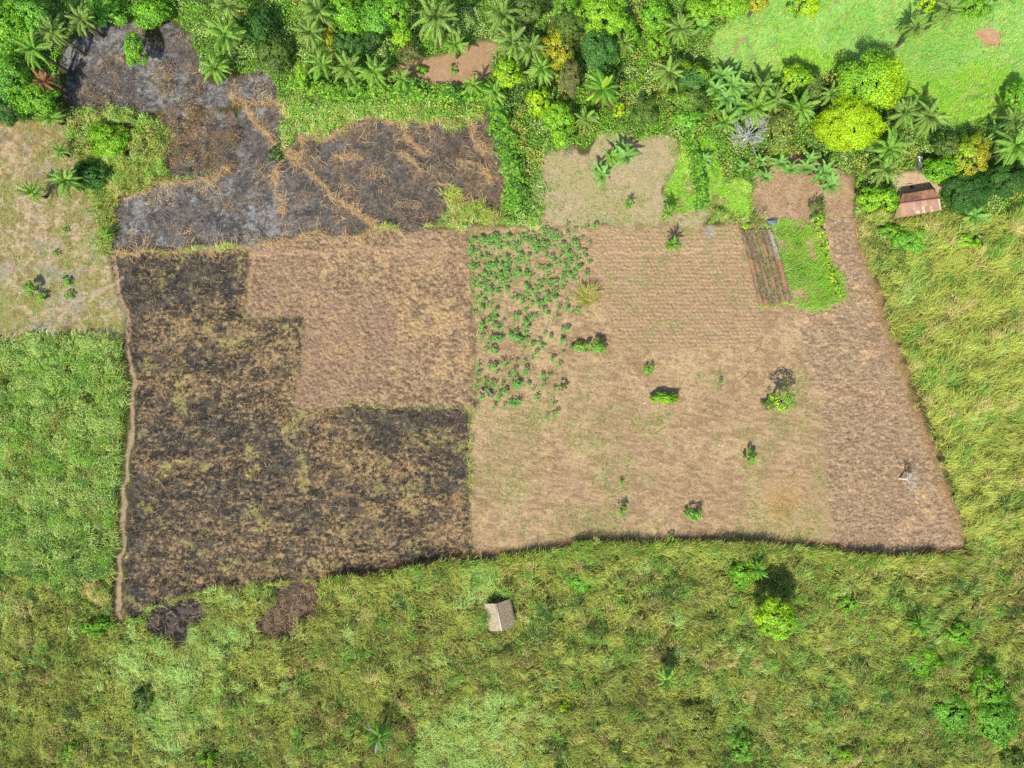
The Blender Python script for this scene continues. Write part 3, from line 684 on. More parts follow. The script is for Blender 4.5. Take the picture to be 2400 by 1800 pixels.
s2_ = blades(x[k], y[k], .1 + .6 * dm[k], RNG.uniform(.4, 1.1, n_), RNG.uniform(0, 6.28, n_), RNG.uniform(.4, .9, n_), sv[k] * .9, RNG.uniform(.03, .05, n_), .3)
stuff('scorched_scrub', [s1_, s2_], M_STRAW, 'scorched brown scrub with dead leaves beside the ash')

# olive bush thicket north of the fallow ground and the strip of growth round the burnt plots
POLY2 = {'thicket': [(140,258),(200,238),(300,236),(352,245),(365,290),(370,335),(358,385),(315,405),(262,430),(250,480),(240,550),(212,545),(203,430),(185,370),(150,310)],
         'rim': [(612,205),(700,222),(830,228),(960,232),(1052,236),(1056,262),(975,285),(890,265),(873,282),(836,265),(766,270),(713,297),(640,292),(612,320),(600,360),(590,330),(612,260)],
         'corner': [(985,410),(1010,445),(1046,435),(1073,467),(1172,440),(1172,492),(1070,490),(940,492),(975,462),(960,415)]}
for kk, pv in POLY2.items():
    RAS[kk] = blur(pip(pv, _gx, _gy).astype(np.float32), 1)
x, y = scatter(-66, 6, 16, 46, 60)
th_ = ras('thicket', x, y, .7); rm = np.maximum(ras('rim', x, y, .7), ras('corner', x, y, .6)); f1 = fbm(x, y, 4, 200, 3); dm, di = domes(x, y, 1.8, 7)
k = np.maximum(th_, rm * .4) > RNG.uniform(.3, .7, len(x)); k &= RNG.random(len(x)) < .3 + .8 * dm; x = x[k]; y = y[k]; f1 = f1[k]; dm = dm[k]; di = di[k]
col = pickid([YG, GR, OL, DG, LG, BG], np.stack([.9 + 0 * x, .9 + 0 * x, .5 + 0 * x, .4 * smooth(f1, .5, .6), .7 + 0 * x, .7 + 0 * x], 1), di, .35) * np.exp(RNG.normal(0, .18, len(x)))[:, None]
stuff('undergrowth', leafcover(x, y, .25 + 1.7 * dm, .18, col, .5, .2), M_LEAF, 'olive and green thicket between the fallow ground and the burnt plots')
x, y = scatter(-66, 6, 16, 46, 4)
k = np.maximum(np.maximum(ras('rim', x, y, .7), ras('corner', x, y, .6)), .6 * ras('thicket', x, y, .6)) > RNG.uniform(.3, .7, len(x)); x = x[k]; y = y[k]; f1 = fbm(x, y, 4, 210, 2)
stuff('rim_grass', tufts(x, y, 9, .2, .9 + .4 * f1, R(60) + (f1 - .5) * 7, .7, .5 + 0 * x, .15, pick([LG, YG, STR, GR], np.tile([[1, .8, .6, .6]], (len(x), 1))), .18, .055 + 0 * x), M_GRASS, 'pale green grass fringing the burnt plots below the hedge')

# ------------------------------------------------------------------ hedges (leafy rows round the burnt plots)
def hedge(name, spine, wid, ht, label, dens=28, pal=None):
    pts = [G(*p, 1.5) for p in spine]
    P = []; stems = []
    for (x0, y0), (x1, y1) in zip(pts[:-1], pts[1:]):
        L = math.hypot(x1 - x0, y1 - y0); n = int(L * wid * dens)
        t = RNG.random(n); o = (RNG.random(n) + RNG.random(n) - 1) * wid * 0.62
        x = x0 + (x1 - x0) * t - (y1 - y0) / L * o; y = y0 + (y1 - y0) * t + (x1 - x0) / L * o
        w = (fbm(x, y, 1.5, 220, 2) - .5)
        z = ht * np.sqrt(np.clip(1 - (o / (wid * .66)) ** 2, 0.06, 1)) * (0.62 + 0.9 * fbm(x, y, 1.7, 224, 2)) - RNG.exponential(.12, n)
        P.append(np.stack([x + w, y + w, np.maximum(z, .25)], 1))
        for i in range(int(L / 0.9)):
            tt = (i + .5) / (L / .9); ox = random.uniform(-.25, .25) * wid
            bx, by = x0 + (x1 - x0) * tt - (y1 - y0) / L * ox, y0 + (y1 - y0) * tt + (x1 - x0) / L * ox
            stems.append(([(bx, by, 0), (bx + random.uniform(-.2, .2), by + random.uniform(-.2, .2), ht * .6)], [.05, .03]))
    P = np.concatenate(P); c0 = P.mean(0); c0[2] = 0
    f1 = fbm(P[:, 0], P[:, 1], 2.5, 228, 2)
    col = pick(pal or [A(126, 178, 50), A(88, 142, 42), A(160, 196, 60), A(62, 108, 40)], np.stack([1 + 0 * f1, .8 + 0 * f1, .3 + 1.0 * smooth(f1, .5, .65), .5 + 0 * f1], 1)) * np.exp(RNG.normal(0, .15, len(P)))[:, None]
    r = empty(name, tuple(c0), label, 'hedge')
    v, f, c = rosettes(P - c0, 6, .17 + .1 * RNG.random(len(P)), .5, .25, col, .2)
    link('foliage', mesh_from('hedge_foliage', v, f, c, M_LEAF), r)
    for ps, rr in stems:
        v, f, c = tubes([([tuple(np.array(p) - c0) for p in ps], rr)], 6, A(120, 100, 74))
        link('stem', mesh_from('hedge_stem', v, f, c, M_BARK), r)


hedge('hedge', [(625,180),(680,191),(760,199),(860,204),(960,207),(1072,212)], 2.7, 2.3, 'long leafy green hedge running below the row of palms and above the burnt plot')
hedge('hedge', [(1074,225),(1085,300),(1100,350),(1118,400),(1112,455)], 3.1, 2.4, 'tall dark leafy hedge between the burnt plot and the pale clearing')
hedge('hedge', [(1490,285),(1503,330),(1508,370),(1520,410),(1518,450)], 1.9, 1.7, 'narrow green hedge running down beside the pale clearing towards the garden')
hedge('hedge', [(1762,470),(1772,490),(1778,520),(1785,545),(1795,580),(1803,612),(1815,640)], 1.1, 1.3, 'thin yellow green hedge between the garden grass and the bare strip', 16, [A(168, 196, 44), A(132, 178, 46), A(190, 206, 50), A(100, 140, 50)])


# ------------------------------------------------------------------ broad-leaved trees
PAL = {
 'bright': ([A(128,186,40), A(98,156,40), A(160,204,52), A(66,118,36)], [1, .8, .6, .4]),
 'yellow': ([A(178,208,20), A(160,200,26), A(200,218,36), A(112,160,32)], [1, .8, .5, .25]),
 'yelgreen': ([A(164,202,34), A(124,178,46), A(146,194,44), A(84,136,44)], [.9, .8, .7, .4]),
 'olive': ([A(108,136,52), A(88,118,48), A(132,150,66), A(58,86,36)], [1, .8, .5, .4]),
 'orange': ([A(190,176,32), A(170,190,36), A(202,146,60), A(96,124,44)], [1, .9, .35, .5]),
 'bluegreen': ([A(90,140,56), A(74,120,50), A(112,162,72), A(52,92,40)], [1, .8, .5, .4]),
 'dark': ([A(72,118,42), A(60,104,40), A(92,140,50), A(46,80,32)], [1, .9, .4, .5]),
 'mottled': ([A(120,142,72), A(92,118,62), A(208,204,40), A(120,150,56)], [1, .8, .35, .6]),
 'brown': ([A(112,124,62), A(132,128,74), A(94,110,54), A(150,116,74)], [1, .7, .6, .3]),
 'khaki': ([A(166,172,74), A(136,148,64), A(184,186,90), A(104,120,50)], [1, .9, .6, .4]),
 'fresh': ([A(132,190,52), A(104,166,52), A(156,206,80), A(70,124,44)], [1, .8, .4, .4]),
}


def crown_mesh(rx, ry, rz, pal, leaf, lobes, patch=None, dens=1.0, loose=0.0):
    """leaf faces spread over many lobes; centre of the crown at the origin"""
    leaf = leaf * .68; K = int(lobes * 1.6); P, Nn, D = [], [], []
    base = max(rx, ry)
    for i in range(K):
        u = (i + .5) / K; ph = i * 2.39996 + random.uniform(-.4, .4)
        zc = 1 - 1.35 * u; rr = math.sqrt(max(0, 1 - zc * zc)) if zc > -.9 else .4
        d = np.array([rr * math.cos(ph), rr * math.sin(ph), zc]); s = random.uniform(.5, .9)
        c = d * s; lr = random.uniform(.16, .36) * (1 + loose)
        n = int(dens * 1.15 * 4 * math.pi * (lr * base) ** 2 / (leaf * leaf * .45))
        q = unit(RNG.normal(0, 1, (n, 3))); q = q[(q @ d) > -.45]
        rad = lr * (RNG.uniform(.62, 1.06, (len(q), 1)) + .22 * (vn(q[:, 0] * 3 + i * 7, q[:, 1] * 3 + q[:, 2] * 2, 33)[:, None] - .5))
        P.append(c + q * rad); Nn.append(q * .7 + d * .5); D.append(np.full(len(q), i))
    P = np.concatenate(P); keep_ = vn(P[:, 0] * 4.3 + P[:, 2] * 2.1, P[:, 1] * 4.3 - P[:, 2] * 1.7, 36) > .26; P = P[keep_]; D = np.concatenate(D)[keep_]; Nn = unit(np.concatenate(Nn)[keep_] + RNG.normal(0, .34, P.shape) + np.array([0, 0, .3]))
    P = P * np.array([rx, ry, rz]); n = len(P)
    cols, w = pal; W = np.tile(np.array(w, float), (n, 1))
    lobe_w = RNG.uniform(.5, 1.6, (K, len(w)))[D]; W = W * lobe_w
    col = pick(cols, W)
    if patch is not None:
        pc, side, amt = patch
        m = smooth((P[:, 0] * side[0] + P[:, 1] * side[1]) / base + .5 * (vn(P[:, 0] * 1.2 + 9, P[:, 1] * 1.2, 40) - .5), -.15, .3) * amt
        sel = RNG.random(n) < m; col[sel] = pick(PAL[pc][0], np.tile(PAL[pc][1], (sel.sum(), 1)))
    col = col * (np.exp(RNG.normal(0, .16, n)) * RNG.uniform(.86, 1.14, K)[D])[:, None]
    a = RNG.uniform(0, 6.28, n); t = np.stack([np.cos(a), np.sin(a), .3 * np.sin(2 * a)], 1)
    Av = unit(t - Nn * (t * Nn).sum(1, keepdims=True)); Bv = np.cross(Nn, Av)
    sz = leaf * RNG.uniform(.6, 1.35, n)
    return quads(P - Av * (sz * .5)[:, None], Av * sz[:, None], Bv * (sz * .62)[:, None], col)


def trunk_mesh(h, r, rx, ry, rz, col, n=6):
    paths = [([(0, 0, 0), (random.uniform(-.15, .15), random.uniform(-.15, .15), h * .5), (0, 0, h)], [r * 1.25, r, r * .8])]
    for i in range(n):
        a = i * 6.283 / n + random.uniform(-.3, .3); s = random.uniform(.45, .7)
        e = (math.cos(a) * rx * s, math.sin(a) * ry * s, h + rz * random.uniform(-.1, .45))
        m = (e[0] * .45, e[1] * .45, h + (e[2] - h) * .3 + .1)
        paths.append(([(0, 0, h * .85), m, e], [r * .55, r * .4, r * .15]))
    return tubes(paths, 6, col)


def tree(dx, dy, rx, ry, ht, pal, label, leaf=.34, lobes=16, name='broadleaf_tree', cat='tree', patch=None, dens=1.0, loose=0.0, flat=.8, group=None):
    rx = rx / PX * (H - ht * .7) / H; ry = ry / PX * (H - ht * .7) / H; rz = min((rx + ry) / 2 * flat, ht * .48)
    hc = ht - rz; x, y = G(dx, dy, hc)
    r = empty(name, (x, y, 0), label, cat, group)
    bush = cat != 'tree'
    cn, tn = ('foliage', 'stems') if bush else ('crown', 'trunk')
    v, f, c = crown_mesh(rx, ry, rz, PAL[pal], leaf, lobes, patch, dens, loose)
    v[:, 2] = np.maximum(v[:, 2], -hc + .05)
    link(cn, mesh_from(name + '_' + cn, v, f, c, M_LEAF), r, (0, 0, hc))
    v, f, c = trunk_mesh(max(hc - rz * .35, .15), max(.04, .03 * ht + .02 * rx), rx, ry, rz, A(128, 112, 92))
    link(tn, mesh_from(name + '_' + tn, v, f, c, M_BARK), r)
    return r


def shrub(dx, dy, rx, ry, ht, pal, label, leaf=.26, lobes=9, name='shrub', cat='bush', **kw):
    kw.setdefault('dens', 1.5)
    if rx < 20: rx *= 1.2; ry *= 1.2
    return tree(dx, dy, rx, ry, ht, pal, label, leaf, lobes, name, cat, **kw)


T = tree
T(1138, 22, 40, 36, 7.5, 'olive', 'olive green tree at the upper edge, beside the palms over the bare clearing', .3, 18)
T(1226, 55, 40, 38, 7, 'olive', 'dull olive tree behind the orange-tinged tree', .28, 18)
T(1203, 105, 40, 46, 6.5, 'orange', 'tree with orange and yellow leaves over an olive crown', .32, 18, patch=('olive', (.8, .5), .75))
T(1222, 18, 30, 26, 6, 'bright', 'light green tree between the olive tree and the large lime tree at the upper edge', .26, 12)
T(1298, 30, 60, 46, 8.5, 'yelgreen', 'large lime green tree at the upper edge above the round blue-green tree', .34, 22)
T(1291, 112, 42, 46, 8, 'bluegreen', 'round dense blue-green tree with a long shadow on its right', .26, 22)
T(1296, 160, 26, 22, 5.5, 'bluegreen', 'low blue-green tree joined below the round blue-green tree', .26, 10)
T(1233, 167, 24, 42, 6.5, 'brown', 'narrow brownish olive tree left of the feathery single palm', .26, 14)
T(1097, 157, 32, 36, 6, 'yelgreen', 'lime green tree at the right end of the bare clearing', .32, 14, patch=('yellow', (0, -1), .6))
T(1164, 222, 26, 38, 5.5, 'yellow', 'yellow green tree above the end of the tall hedge', .32, 12, patch=('yelgreen', (.8, .2), .6))
T(1205, 258, 40, 38, 5.5, 'yelgreen', 'yellow flecked green tree above the pale clearing', .32, 16, patch=('bright', (.9, .1), .8))
T(1215, 300, 26, 22, 4, 'fresh', 'small green tree under the yellow flecked tree, at the clearing edge', .3, 10, patch=('yellow', (-.8, 0), .5))
T(1423, 98, 24, 28, 4.5, 'yelgreen', 'small lime tree alone in the green gap left of the meadow', .32, 10)
T(1416, 38, 40, 38, 5, 'bright', 'bright green spreading tree above the small lime tree', .36, 16, loose=.15)
T(1350, 75, 30, 40, 4, 'bright', 'low bright green tree right of the round blue-green tree', .34, 12, loose=.15)
T(1508, 24, 38, 30, 5, 'yelgreen', 'pale lime tree at the upper edge left of the meadow', .34, 14, loose=.1)
T(1578, 16, 48, 26, 5.5, 'yelgreen', 'wide yellow green tree on the upper edge of the meadow', .34, 16)
T(1634, 8, 28, 22, 5, 'orange', 'orange flecked tree at the upper edge of the meadow', .32, 10)
T(1494, 168, 44, 32, 5.5, 'bluegreen', 'green tree with a bright yellow crest beside the banana grove', .3, 16, patch=('yellow', (.15, .9), .7))
T(1486, 215, 48, 36, 4.8, 'olive', 'wide grey-green tree left of the banana grove', .3, 18, patch=('yelgreen', (-.9, -.1), .35))
T(1482, 262, 40, 26, 4, 'fresh', 'low green tree below the grey-green tree', .3, 12)
T(1336, 237, 16, 17, 3, 'yellow', 'little yellow green tree next to the feathery single palm', .28, 8)
T(1393, 240, 32, 34, 4, 'olive', 'dull green rounded tree alone above the pale clearing', .24, 14)
T(1737, 12, 38, 30, 5, 'yellow', 'yellow tree at the upper edge in the middle of the meadow', .32, 14, patch=('bright', (-.8, .3), .5))
T(1718, 170, 36, 30, 6, 'yelgreen', 'lime tree on the lower edge of the meadow, left of the giant tree', .34, 14, patch=('yellow', (-.6, .4), .7))
T(1756, 190, 28, 38, 5.5, 'olive', 'olive tree joined to the right of the lime tree at the meadow', .28, 12)
T(1882, 180, 74, 66, 8.5, 'yelgreen', 'giant lime and green tree with gaps, jutting into the meadow', .36, 30, patch=('yellow', (.85, -.3), .75), dens=.85)
T(1834, 268, 72, 58, 7.5, 'yellow', 'huge bright yellow tree in front of the giant lime tree', .32, 34)
T(1686, 280, 38, 58, 5.5, 'mottled', 'grey-green tree speckled with yellow leaves beside the bare white tree', .3, 20, dens=.8)
T(1922, 258, 20, 22, 4, 'olive', 'small olive tree tucked between the huge yellow tree and the palms', .28, 8)
T(2098, 335, 42, 46, 6.5, 'orange', 'yellow-orange speckled tree behind the farmhouse', .28, 18, patch=('yelgreen', (-.7, .4), .6))
T(2050, 318, 34, 26, 5.5, 'olive', 'soft olive tree left of the yellow-orange tree behind the farmhouse', .28, 12)
T(2036, 370, 44, 34, 4.5, 'bright', 'bright green tree between the white sheet and the farmhouse roof', .34, 16)
T(2086, 412, 62, 48, 5.5, 'dark', 'broad dark green tree right of the farmhouse roof', .22, 24)
T(2172, 390, 54, 34, 4.5, 'dark', 'dark green tree at the picture edge right of the broad dark tree', .24, 18)
T(2204, 205, 28, 36, 5, 'bright', 'green tree at the far end of the meadow by the picture edge', .34, 12)
T(2008, 8, 26, 24, 4.5, 'yellow', 'yellow tree at the upper edge beside the dark palms', .32, 10)
T(2100, 15, 36, 34, 3.5, 'bright', 'bright green low tree right of the palms at the upper edge', .32, 12)
T(1898, 432, 48, 32, 4.2, 'yelgreen', 'yellow green leafy tree against the left gable of the farmhouse', .4, 14, patch=('bright', (.3, .8), .6))
T(22, 55, 60, 62, 8, 'bright', 'large bright green tree in the upper corner of the forest', .36, 26)
T(75, 30, 38, 34, 8, 'fresh', 'green tree right of the large corner tree', .34, 14)
T(18, 165, 50, 56, 7, 'fresh', 'big fresh green tree above the end of the fallow ground', .36, 22, patch=('dark', (-.5, -.6), .5))
T(80, 215, 52, 38, 6, 'bright', 'bright green tree by the brown dead palm', .36, 18)
T(15, 240, 40, 30, 5, 'dark', 'dark green tree at the picture edge above the fallow ground', .34, 12)
T(292, 105, 24, 42, 5, 'bright', 'upright green tree standing alone in the ash', .34, 12)
T(230, 25, 40, 34, 3.6, 'fresh', 'low spreading green tree above the ash ground', .34, 14, loose=.15)
T(325, 30, 44, 36, 3.6, 'bright', 'wide low green tree at the upper edge right of the ash gully', .34, 14, loose=.15)
T(742, 30, 52, 44, 6.5, 'bright', 'leafy green tree at the upper edge over the dark round tree', .36, 20, loose=.1)
T(810, 35, 44, 40, 6, 'fresh', 'green tree left of the largest palm', .36, 18, loose=.1)
T(852, 20, 40, 34, 6, 'bright', 'bright tree at the upper edge, against the largest palm', .36, 14)
T(752, 92, 34, 34, 5, 'bluegreen', 'round dark blue-green tree over the row of palms', .26, 16)
T(805, 82, 24, 26, 4.5, 'dark', 'small dark tree between the round dark tree and the bare clearing', .28, 10)
T(868, 75, 26, 30, 5, 'bright', 'vivid green small tree at the left end of the bare clearing', .3, 12, patch=('yellow', (0, -.9), .4))
T(886, 115, 26, 28, 4.2, 'brown', 'grey-brown rounded tree on the bare clearing', .24, 14)
T(709, 78, 14, 30, 5, 'orange', 'slender tree with orange leaves among the palms', .3, 8)
T(656, 165, 18, 34, 4.5, 'yelgreen', 'slender lime tree at the left end of the hedge palms', .34, 8)
T(560, 55, 44, 40, 5, 'dark', 'dark green tree between two palms above the ash', .32, 14, loose=.1)
T(592, 120, 40, 46, 4, 'olive', 'olive bushy tree right of the palm at the ash edge', .3, 14, loose=.1)
T(1676, 1333, 52, 46, 7.2, 'yelgreen', 'single round yellow green tree with a big shadow in the tall grass', .34, 26, patch=('yellow', (-.3, .8), .6))
T(1688, 865, 34, 30, 5.6, 'bright', 'small open green tree with a long shadow in the middle of the crop field', .34, 9, dens=.55, patch=('yellow', (-.6, -.1), .5))
T(2130, 1478, 44, 46, 4.6, 'bright', 'leafy green tree near the picture edge in the lower tall grass', .32, 14)
T(2148, 1552, 50, 54, 3.6, 'fresh', 'green tree below the leafy green tree near the picture edge', .32, 14)
T(1508, 1560, 40, 44, 2.6, 'khaki', 'olive spreading tree at the lower edge of the tall grass', .3, 14, loose=.25, dens=.7)
T(1600, 1615, 24, 34, 3.2, 'fresh', 'green small tree at the lower edge right of the olive tree', .28, 10)

s = shrub
s(1252, 749, 20, 14, 1.5, 'fresh', 'clipped square green shrub, the left one of the pair in the crop field', .22, flat=1.0)
s(1288, 748, 19, 15, 2.4, 'fresh', 'taller square green shrub of the pair in the crop field, with a dark shadow', .22, flat=1.0)
s(1401, 798, 10, 10, 1.3, 'fresh', 'small round green shrub above the low clump in the crop field', .22, 7)
s(1435, 859, 36, 14, 1.7, 'yelgreen', 'long low green and straw clump in the middle of the crop field', .24, 12, patch=('dark', (-.2, .8), .5))
s(1663, 872, 18, 12, 1.2, 'olive', 'low olive shrub left of the small open tree in the crop field', .24, 7)
s(1557, 824, 5, 6, 1.0, 'bright', 'tiny green shrub in the upper middle of the crop field', .18, 5)
s(1619, 990, 14, 18, 2.0, 'fresh', 'blue-green shrub over pale grass in the lower crop field', .24, 8, patch=('yelgreen', (0, -.9), .7))
s(1343, 1040, 5, 5, .9, 'bright', 'tiny bright shrub above the round shrub low in the crop field', .18, 5)
s(1343, 1103, 11, 11, 1.8, 'fresh', 'small perfectly round green shrub low in the crop field', .22, 8)
s(1499, 1110, 18, 14, 2.0, 'fresh', 'sparse dark green shrub low in the crop field', .24, 7, dens=.9, loose=.2)
s(1450, 1161, 7, 7, 1.2, 'fresh', 'small green shrub in the shadow on the lower edge of the crop field', .2, 5)
s(1215, 836, 10, 8, 1.5, 'olive', 'little olive shrub with a long shadow at the edge of the crop plants', .2, 6)
s(65, 624, 13, 14, 2.2, 'bright', 'green shrub with a dark shadow on the fallow ground', .26, 8)
s(87, 641, 12, 10, 1.4, 'yelgreen', 'yellow green shrub touching the green shrub on the fallow ground', .24, 7)
s(143, 608, 12, 10, .9, 'bright', 'low bright shrub above the diagonal footpath', .22, 6)
s(150, 636, 10, 9, .7, 'fresh', 'flat green shrub on the diagonal footpath', .22, 6)
s(122, 548, 8, 7, .8, 'bright', 'small green shrub on the fallow ground above the diagonal footpath', .2, 5)
s(139, 499, 7, 6, .8, 'bright', 'small bright green shrub in the middle of the fallow ground', .2, 5)
s(1765, 448, 18, 20, 2.2, 'olive', 'spiky olive shrub behind the white sack', .3, 8, dens=.6)
s(1768, 476, 14, 14, 2.0, 'yelgreen', 'lime shrub right of the white sack', .3, 7)
s(2083, 520, 34, 18, 2.4, 'yelgreen', 'lime shrub in the tall grass below the farmhouse', .3, 10)
s(2046, 536, 20, 16, 1.8, 'yellow', 'yellow shrub left of the lime shrub below the farmhouse', .3, 8)
s(1970, 522, 44, 36, 2.0, 'fresh', 'blue-green bush mass in the grass below the farmhouse', .28, 14, loose=.15)
s(1925, 500, 30, 18, 1.8, 'bright', 'green bush at the near corner of the farmhouse', .3, 9)
s(1611, 488, 8, 7, .9, 'yellow', 'bright lime shrub in the grass strip left of the grey tarpaulin', .22, 6)
s(2068, 1369, 36, 26, 2.8, 'bright', 'bright green bush in the lower grass right of the short palm', .28, 10)
s(1832, 1629, 22, 18, 1.8, 'yelgreen', 'lime bush at the lower edge of the tall grass', .26, 8)
s(1608, 1242, 38, 30, 2.0, 'bright', 'bright bush beside the shadow of the single round tree', .28, 12, loose=.15)
s(203, 1356, 30, 20, 2.0, 'bright', 'green bush in the tall grass left of the ash patch', .28, 9, loose=.1)
s(307, 1512, 24, 32, 1.7, 'olive', 'dark green bush in the middle of the pale grass patch', .28, 10)
s(153, 1626, 18, 16, 1.6, 'bright', 'small bright bush low in the tall grass by the corner', .26, 7)
s(452, 1642, 22, 22, 1.8, 'yelgreen', 'lime bush at the lower edge left of the spiky palm', .26, 8)
s(547, 1506, 20, 18, 1.5, 'fresh', 'green bush in the brown grass above the lower edge', .26, 7, loose=.1)
s(1220, 1533, 14, 18, 1.4, 'yellow', 'yellow green bush alone in the grass between hut and lower edge', .26, 7)
s(1254, 1259, 34, 24, 1.4, 'fresh', 'dark leafy bush right of the path to the thatched hut', .26, 10, loose=.2)
s(2185, 1640, 30, 24, 2.0, 'olive', 'olive bush in the lower corner of the tall grass', .26, 8)
s(195, 380, 46, 30, 3.0, 'dark', 'dark green bush beside the palm on the fallow ground', .3, 12, loose=.1)
s(230, 300, 44, 36, 2.6, 'yelgreen', 'sprawling lime bush above the dark bush of the thicket', .28, 12, loose=.2)
s(590, 335, 14, 16, 1.6, 'dark', 'small dark bush on the ash beside the straw ridge', .26, 6)
s(980, 148, 8, 11, .9, 'bright', 'bright green seedling bush on the bare clearing', .22, 5)
s(912, 152, 14, 10, 1.2, 'bright', 'low green bush on the left side of the bare clearing', .24, 6)
s(1835, 1300, 24, 20, 1.4, 'bright', 'green bush in the grass right of the single round tree', .26, 7, loose=.2)
s(1990, 1425, 48, 36, 1.9, 'bright', 'green bush in the lower grass below the short palm', .28, 9, loose=.2)
s(2060, 1540, 48, 42, 1.9, 'fresh', 'wide bush left of the green tree in the lower corner', .28, 9, loose=.2)
# tufted straw coloured clump
cx, cy = G(1266, 642); n = 620; a = RNG.uniform(0, 6.28, n); rr = np.sqrt(RNG.random(n)) * 1.7
cl_ = empty('grass_clump', (cx, cy, 0), 'big straw yellow grass clump at the corner of the crop plants', 'grass clump')
v, f, c = blades(np.cos(a) * rr * .55, np.sin(a) * rr * .55, np.zeros(n), RNG.uniform(1.3, 2.6, n), a * .5 + RNG.normal(0, 1.3, n) - .6, np.clip(.3 + .2 * rr / 1.7 + RNG.normal(0, .1, n), .03, .9), pick([A(186,178,90), A(170,150,86), A(120,142,56), A(206,188,120)], np.tile([[1, .7, .8, .5]], (n, 1))), np.full(n, .06), .7)
link('blades', mesh_from('clump_blades', v, f, c, M_GRASS), cl_)

# ------------------------------------------------------------------ palms
FROND = {}
FCOL = {'green': (A(112,160,52), A(156,190,78)), 'dark': (A(104,138,54), A(150,172,78)), 'lime': (A(120,170,44), A(96,146,46)), 'yellow': (A(170,196,40), A(146,176,50)), 'dead': (A(160,124,84), A(132,104,74)), 'rust': (A(176,122,78), A(142,100,68)), 'grey': (A(150,150,124), A(176,170,150))}


def frond_mesh(kind, var, droop):
    n = 34; v, c, f = [], [], []
    c0, c1 = FCOL[kind]; bend = (.0, .16, -.18, .3, -.08)[var]

    def pt(t): return np.array([t * (1 - .14 * droop * t), bend * t * t + .02 * math.sin(5 * t + var), .36 * t - droop * .66 * t * t])
    for i in range(12):
        a, b = pt(i / 12), pt((i + 1) / 12); w0 = .016 * (1 - i / 13) + .004; w1 = .016 * (1 - (i + 1) / 13) + .004
        o = len(v); v += [a + (0, w0, 0), a - (0, w0, 0), b - (0, w1, 0), b + (0, w1, 0)]; f.append((o, o + 1, o + 2, o + 3)); c += [c1 * 1.15] * 4
    for i in range(n):
        t = .12 + .88 * (i + .5) / n; p = pt(t); tg = pt(min(t + .02, 1.02)) - pt(t - .02); tg /= np.linalg.norm(tg)
        l = .185 * math.sin(math.pi * (.16 + .80 * t)) ** .7
        for sd in (1, -1):
            fw = .5 + .6 * t + random.uniform(-.2, .2)
            d = tg * fw + np.array([0, sd * 1.0, random.uniform(-.65, -.1) - .3 * droop]); d /= np.linalg.norm(d)
            w = np.cross(d, (0, 0, 1.0)); w = w / np.linalg.norm(w) * .0125
            dr = np.array([0, 0, -.05 * droop])
            o = len(v); cc = (c0 if random.random() < .65 else c1) * random.uniform(.8, 1.2)
            m = p + d * l * .5; e = p + d * l + dr
            v += [p, m + w, e, m - w]; f.append((o, o + 1, o + 2, o + 3)); c += [cc] * 4
    return mesh_from('palm_frond', np.array(v), np.array(f), np.array(c), M_LEAF)


def frond(kind, var, dr):
    k = (kind, var, dr)
    if k not in FROND: FROND[k] = frond_mesh(kind, var, (.5, .9, 1.4)[dr])
    return FROND[k]


TRUNKS = {}


def palm(dx, dy, r, ht, kind, label, n=22, accent=None, group=None):
    L = r / PX * (H - ht) / H * .96
    x, y = G(dx, dy, ht)
    p = empty('palm', (x, y, 0), label, 'palm', group)
    key = round(ht * 2)
    if key not in TRUNKS:
        m = 9; pts = [(0, 0, ht * i / (m - 1)) for i in range(m)]
        v, f, c = tubes([(pts, [(.24 if i % 2 else .19) * (1.25 - .35 * i / m) for i in range(m)])], 8, A(112, 96, 78))
        TRUNKS[key] = mesh_from('palm_trunk', v, f, c, M_BARK)
    link('trunk', TRUNKS[key], p)
    p.rotation_euler = (random.uniform(-.07, .07), random.uniform(-.07, .07), random.uniform(0, 6.28))
    for i in range(n):
        if random.random() < .07: continue
        u = i / (n - 1); az = i * 2.39996 + random.uniform(-.35, .35)
        pitch = R(66 - 92 * u ** .85 + random.uniform(-12, 12)); kd = kind
        if accent and random.random() < .18: kd = accent
        if kind != 'rust' and u > .93 and ht > 4: kd = 'dead' if random.random() < .3 else kind
        o = link('frond', frond(kd, i % 5, 0 if u < .3 else 1 if u < .7 else 2), p, (0, 0, ht))
        sc_ = L * random.uniform(.74, 1.06) * (.8 if u < .15 else 1)
        o.scale = (sc_, sc_, sc_); o.rotation_euler = (random.uniform(-.25, .25), -pitch, az)
    return p


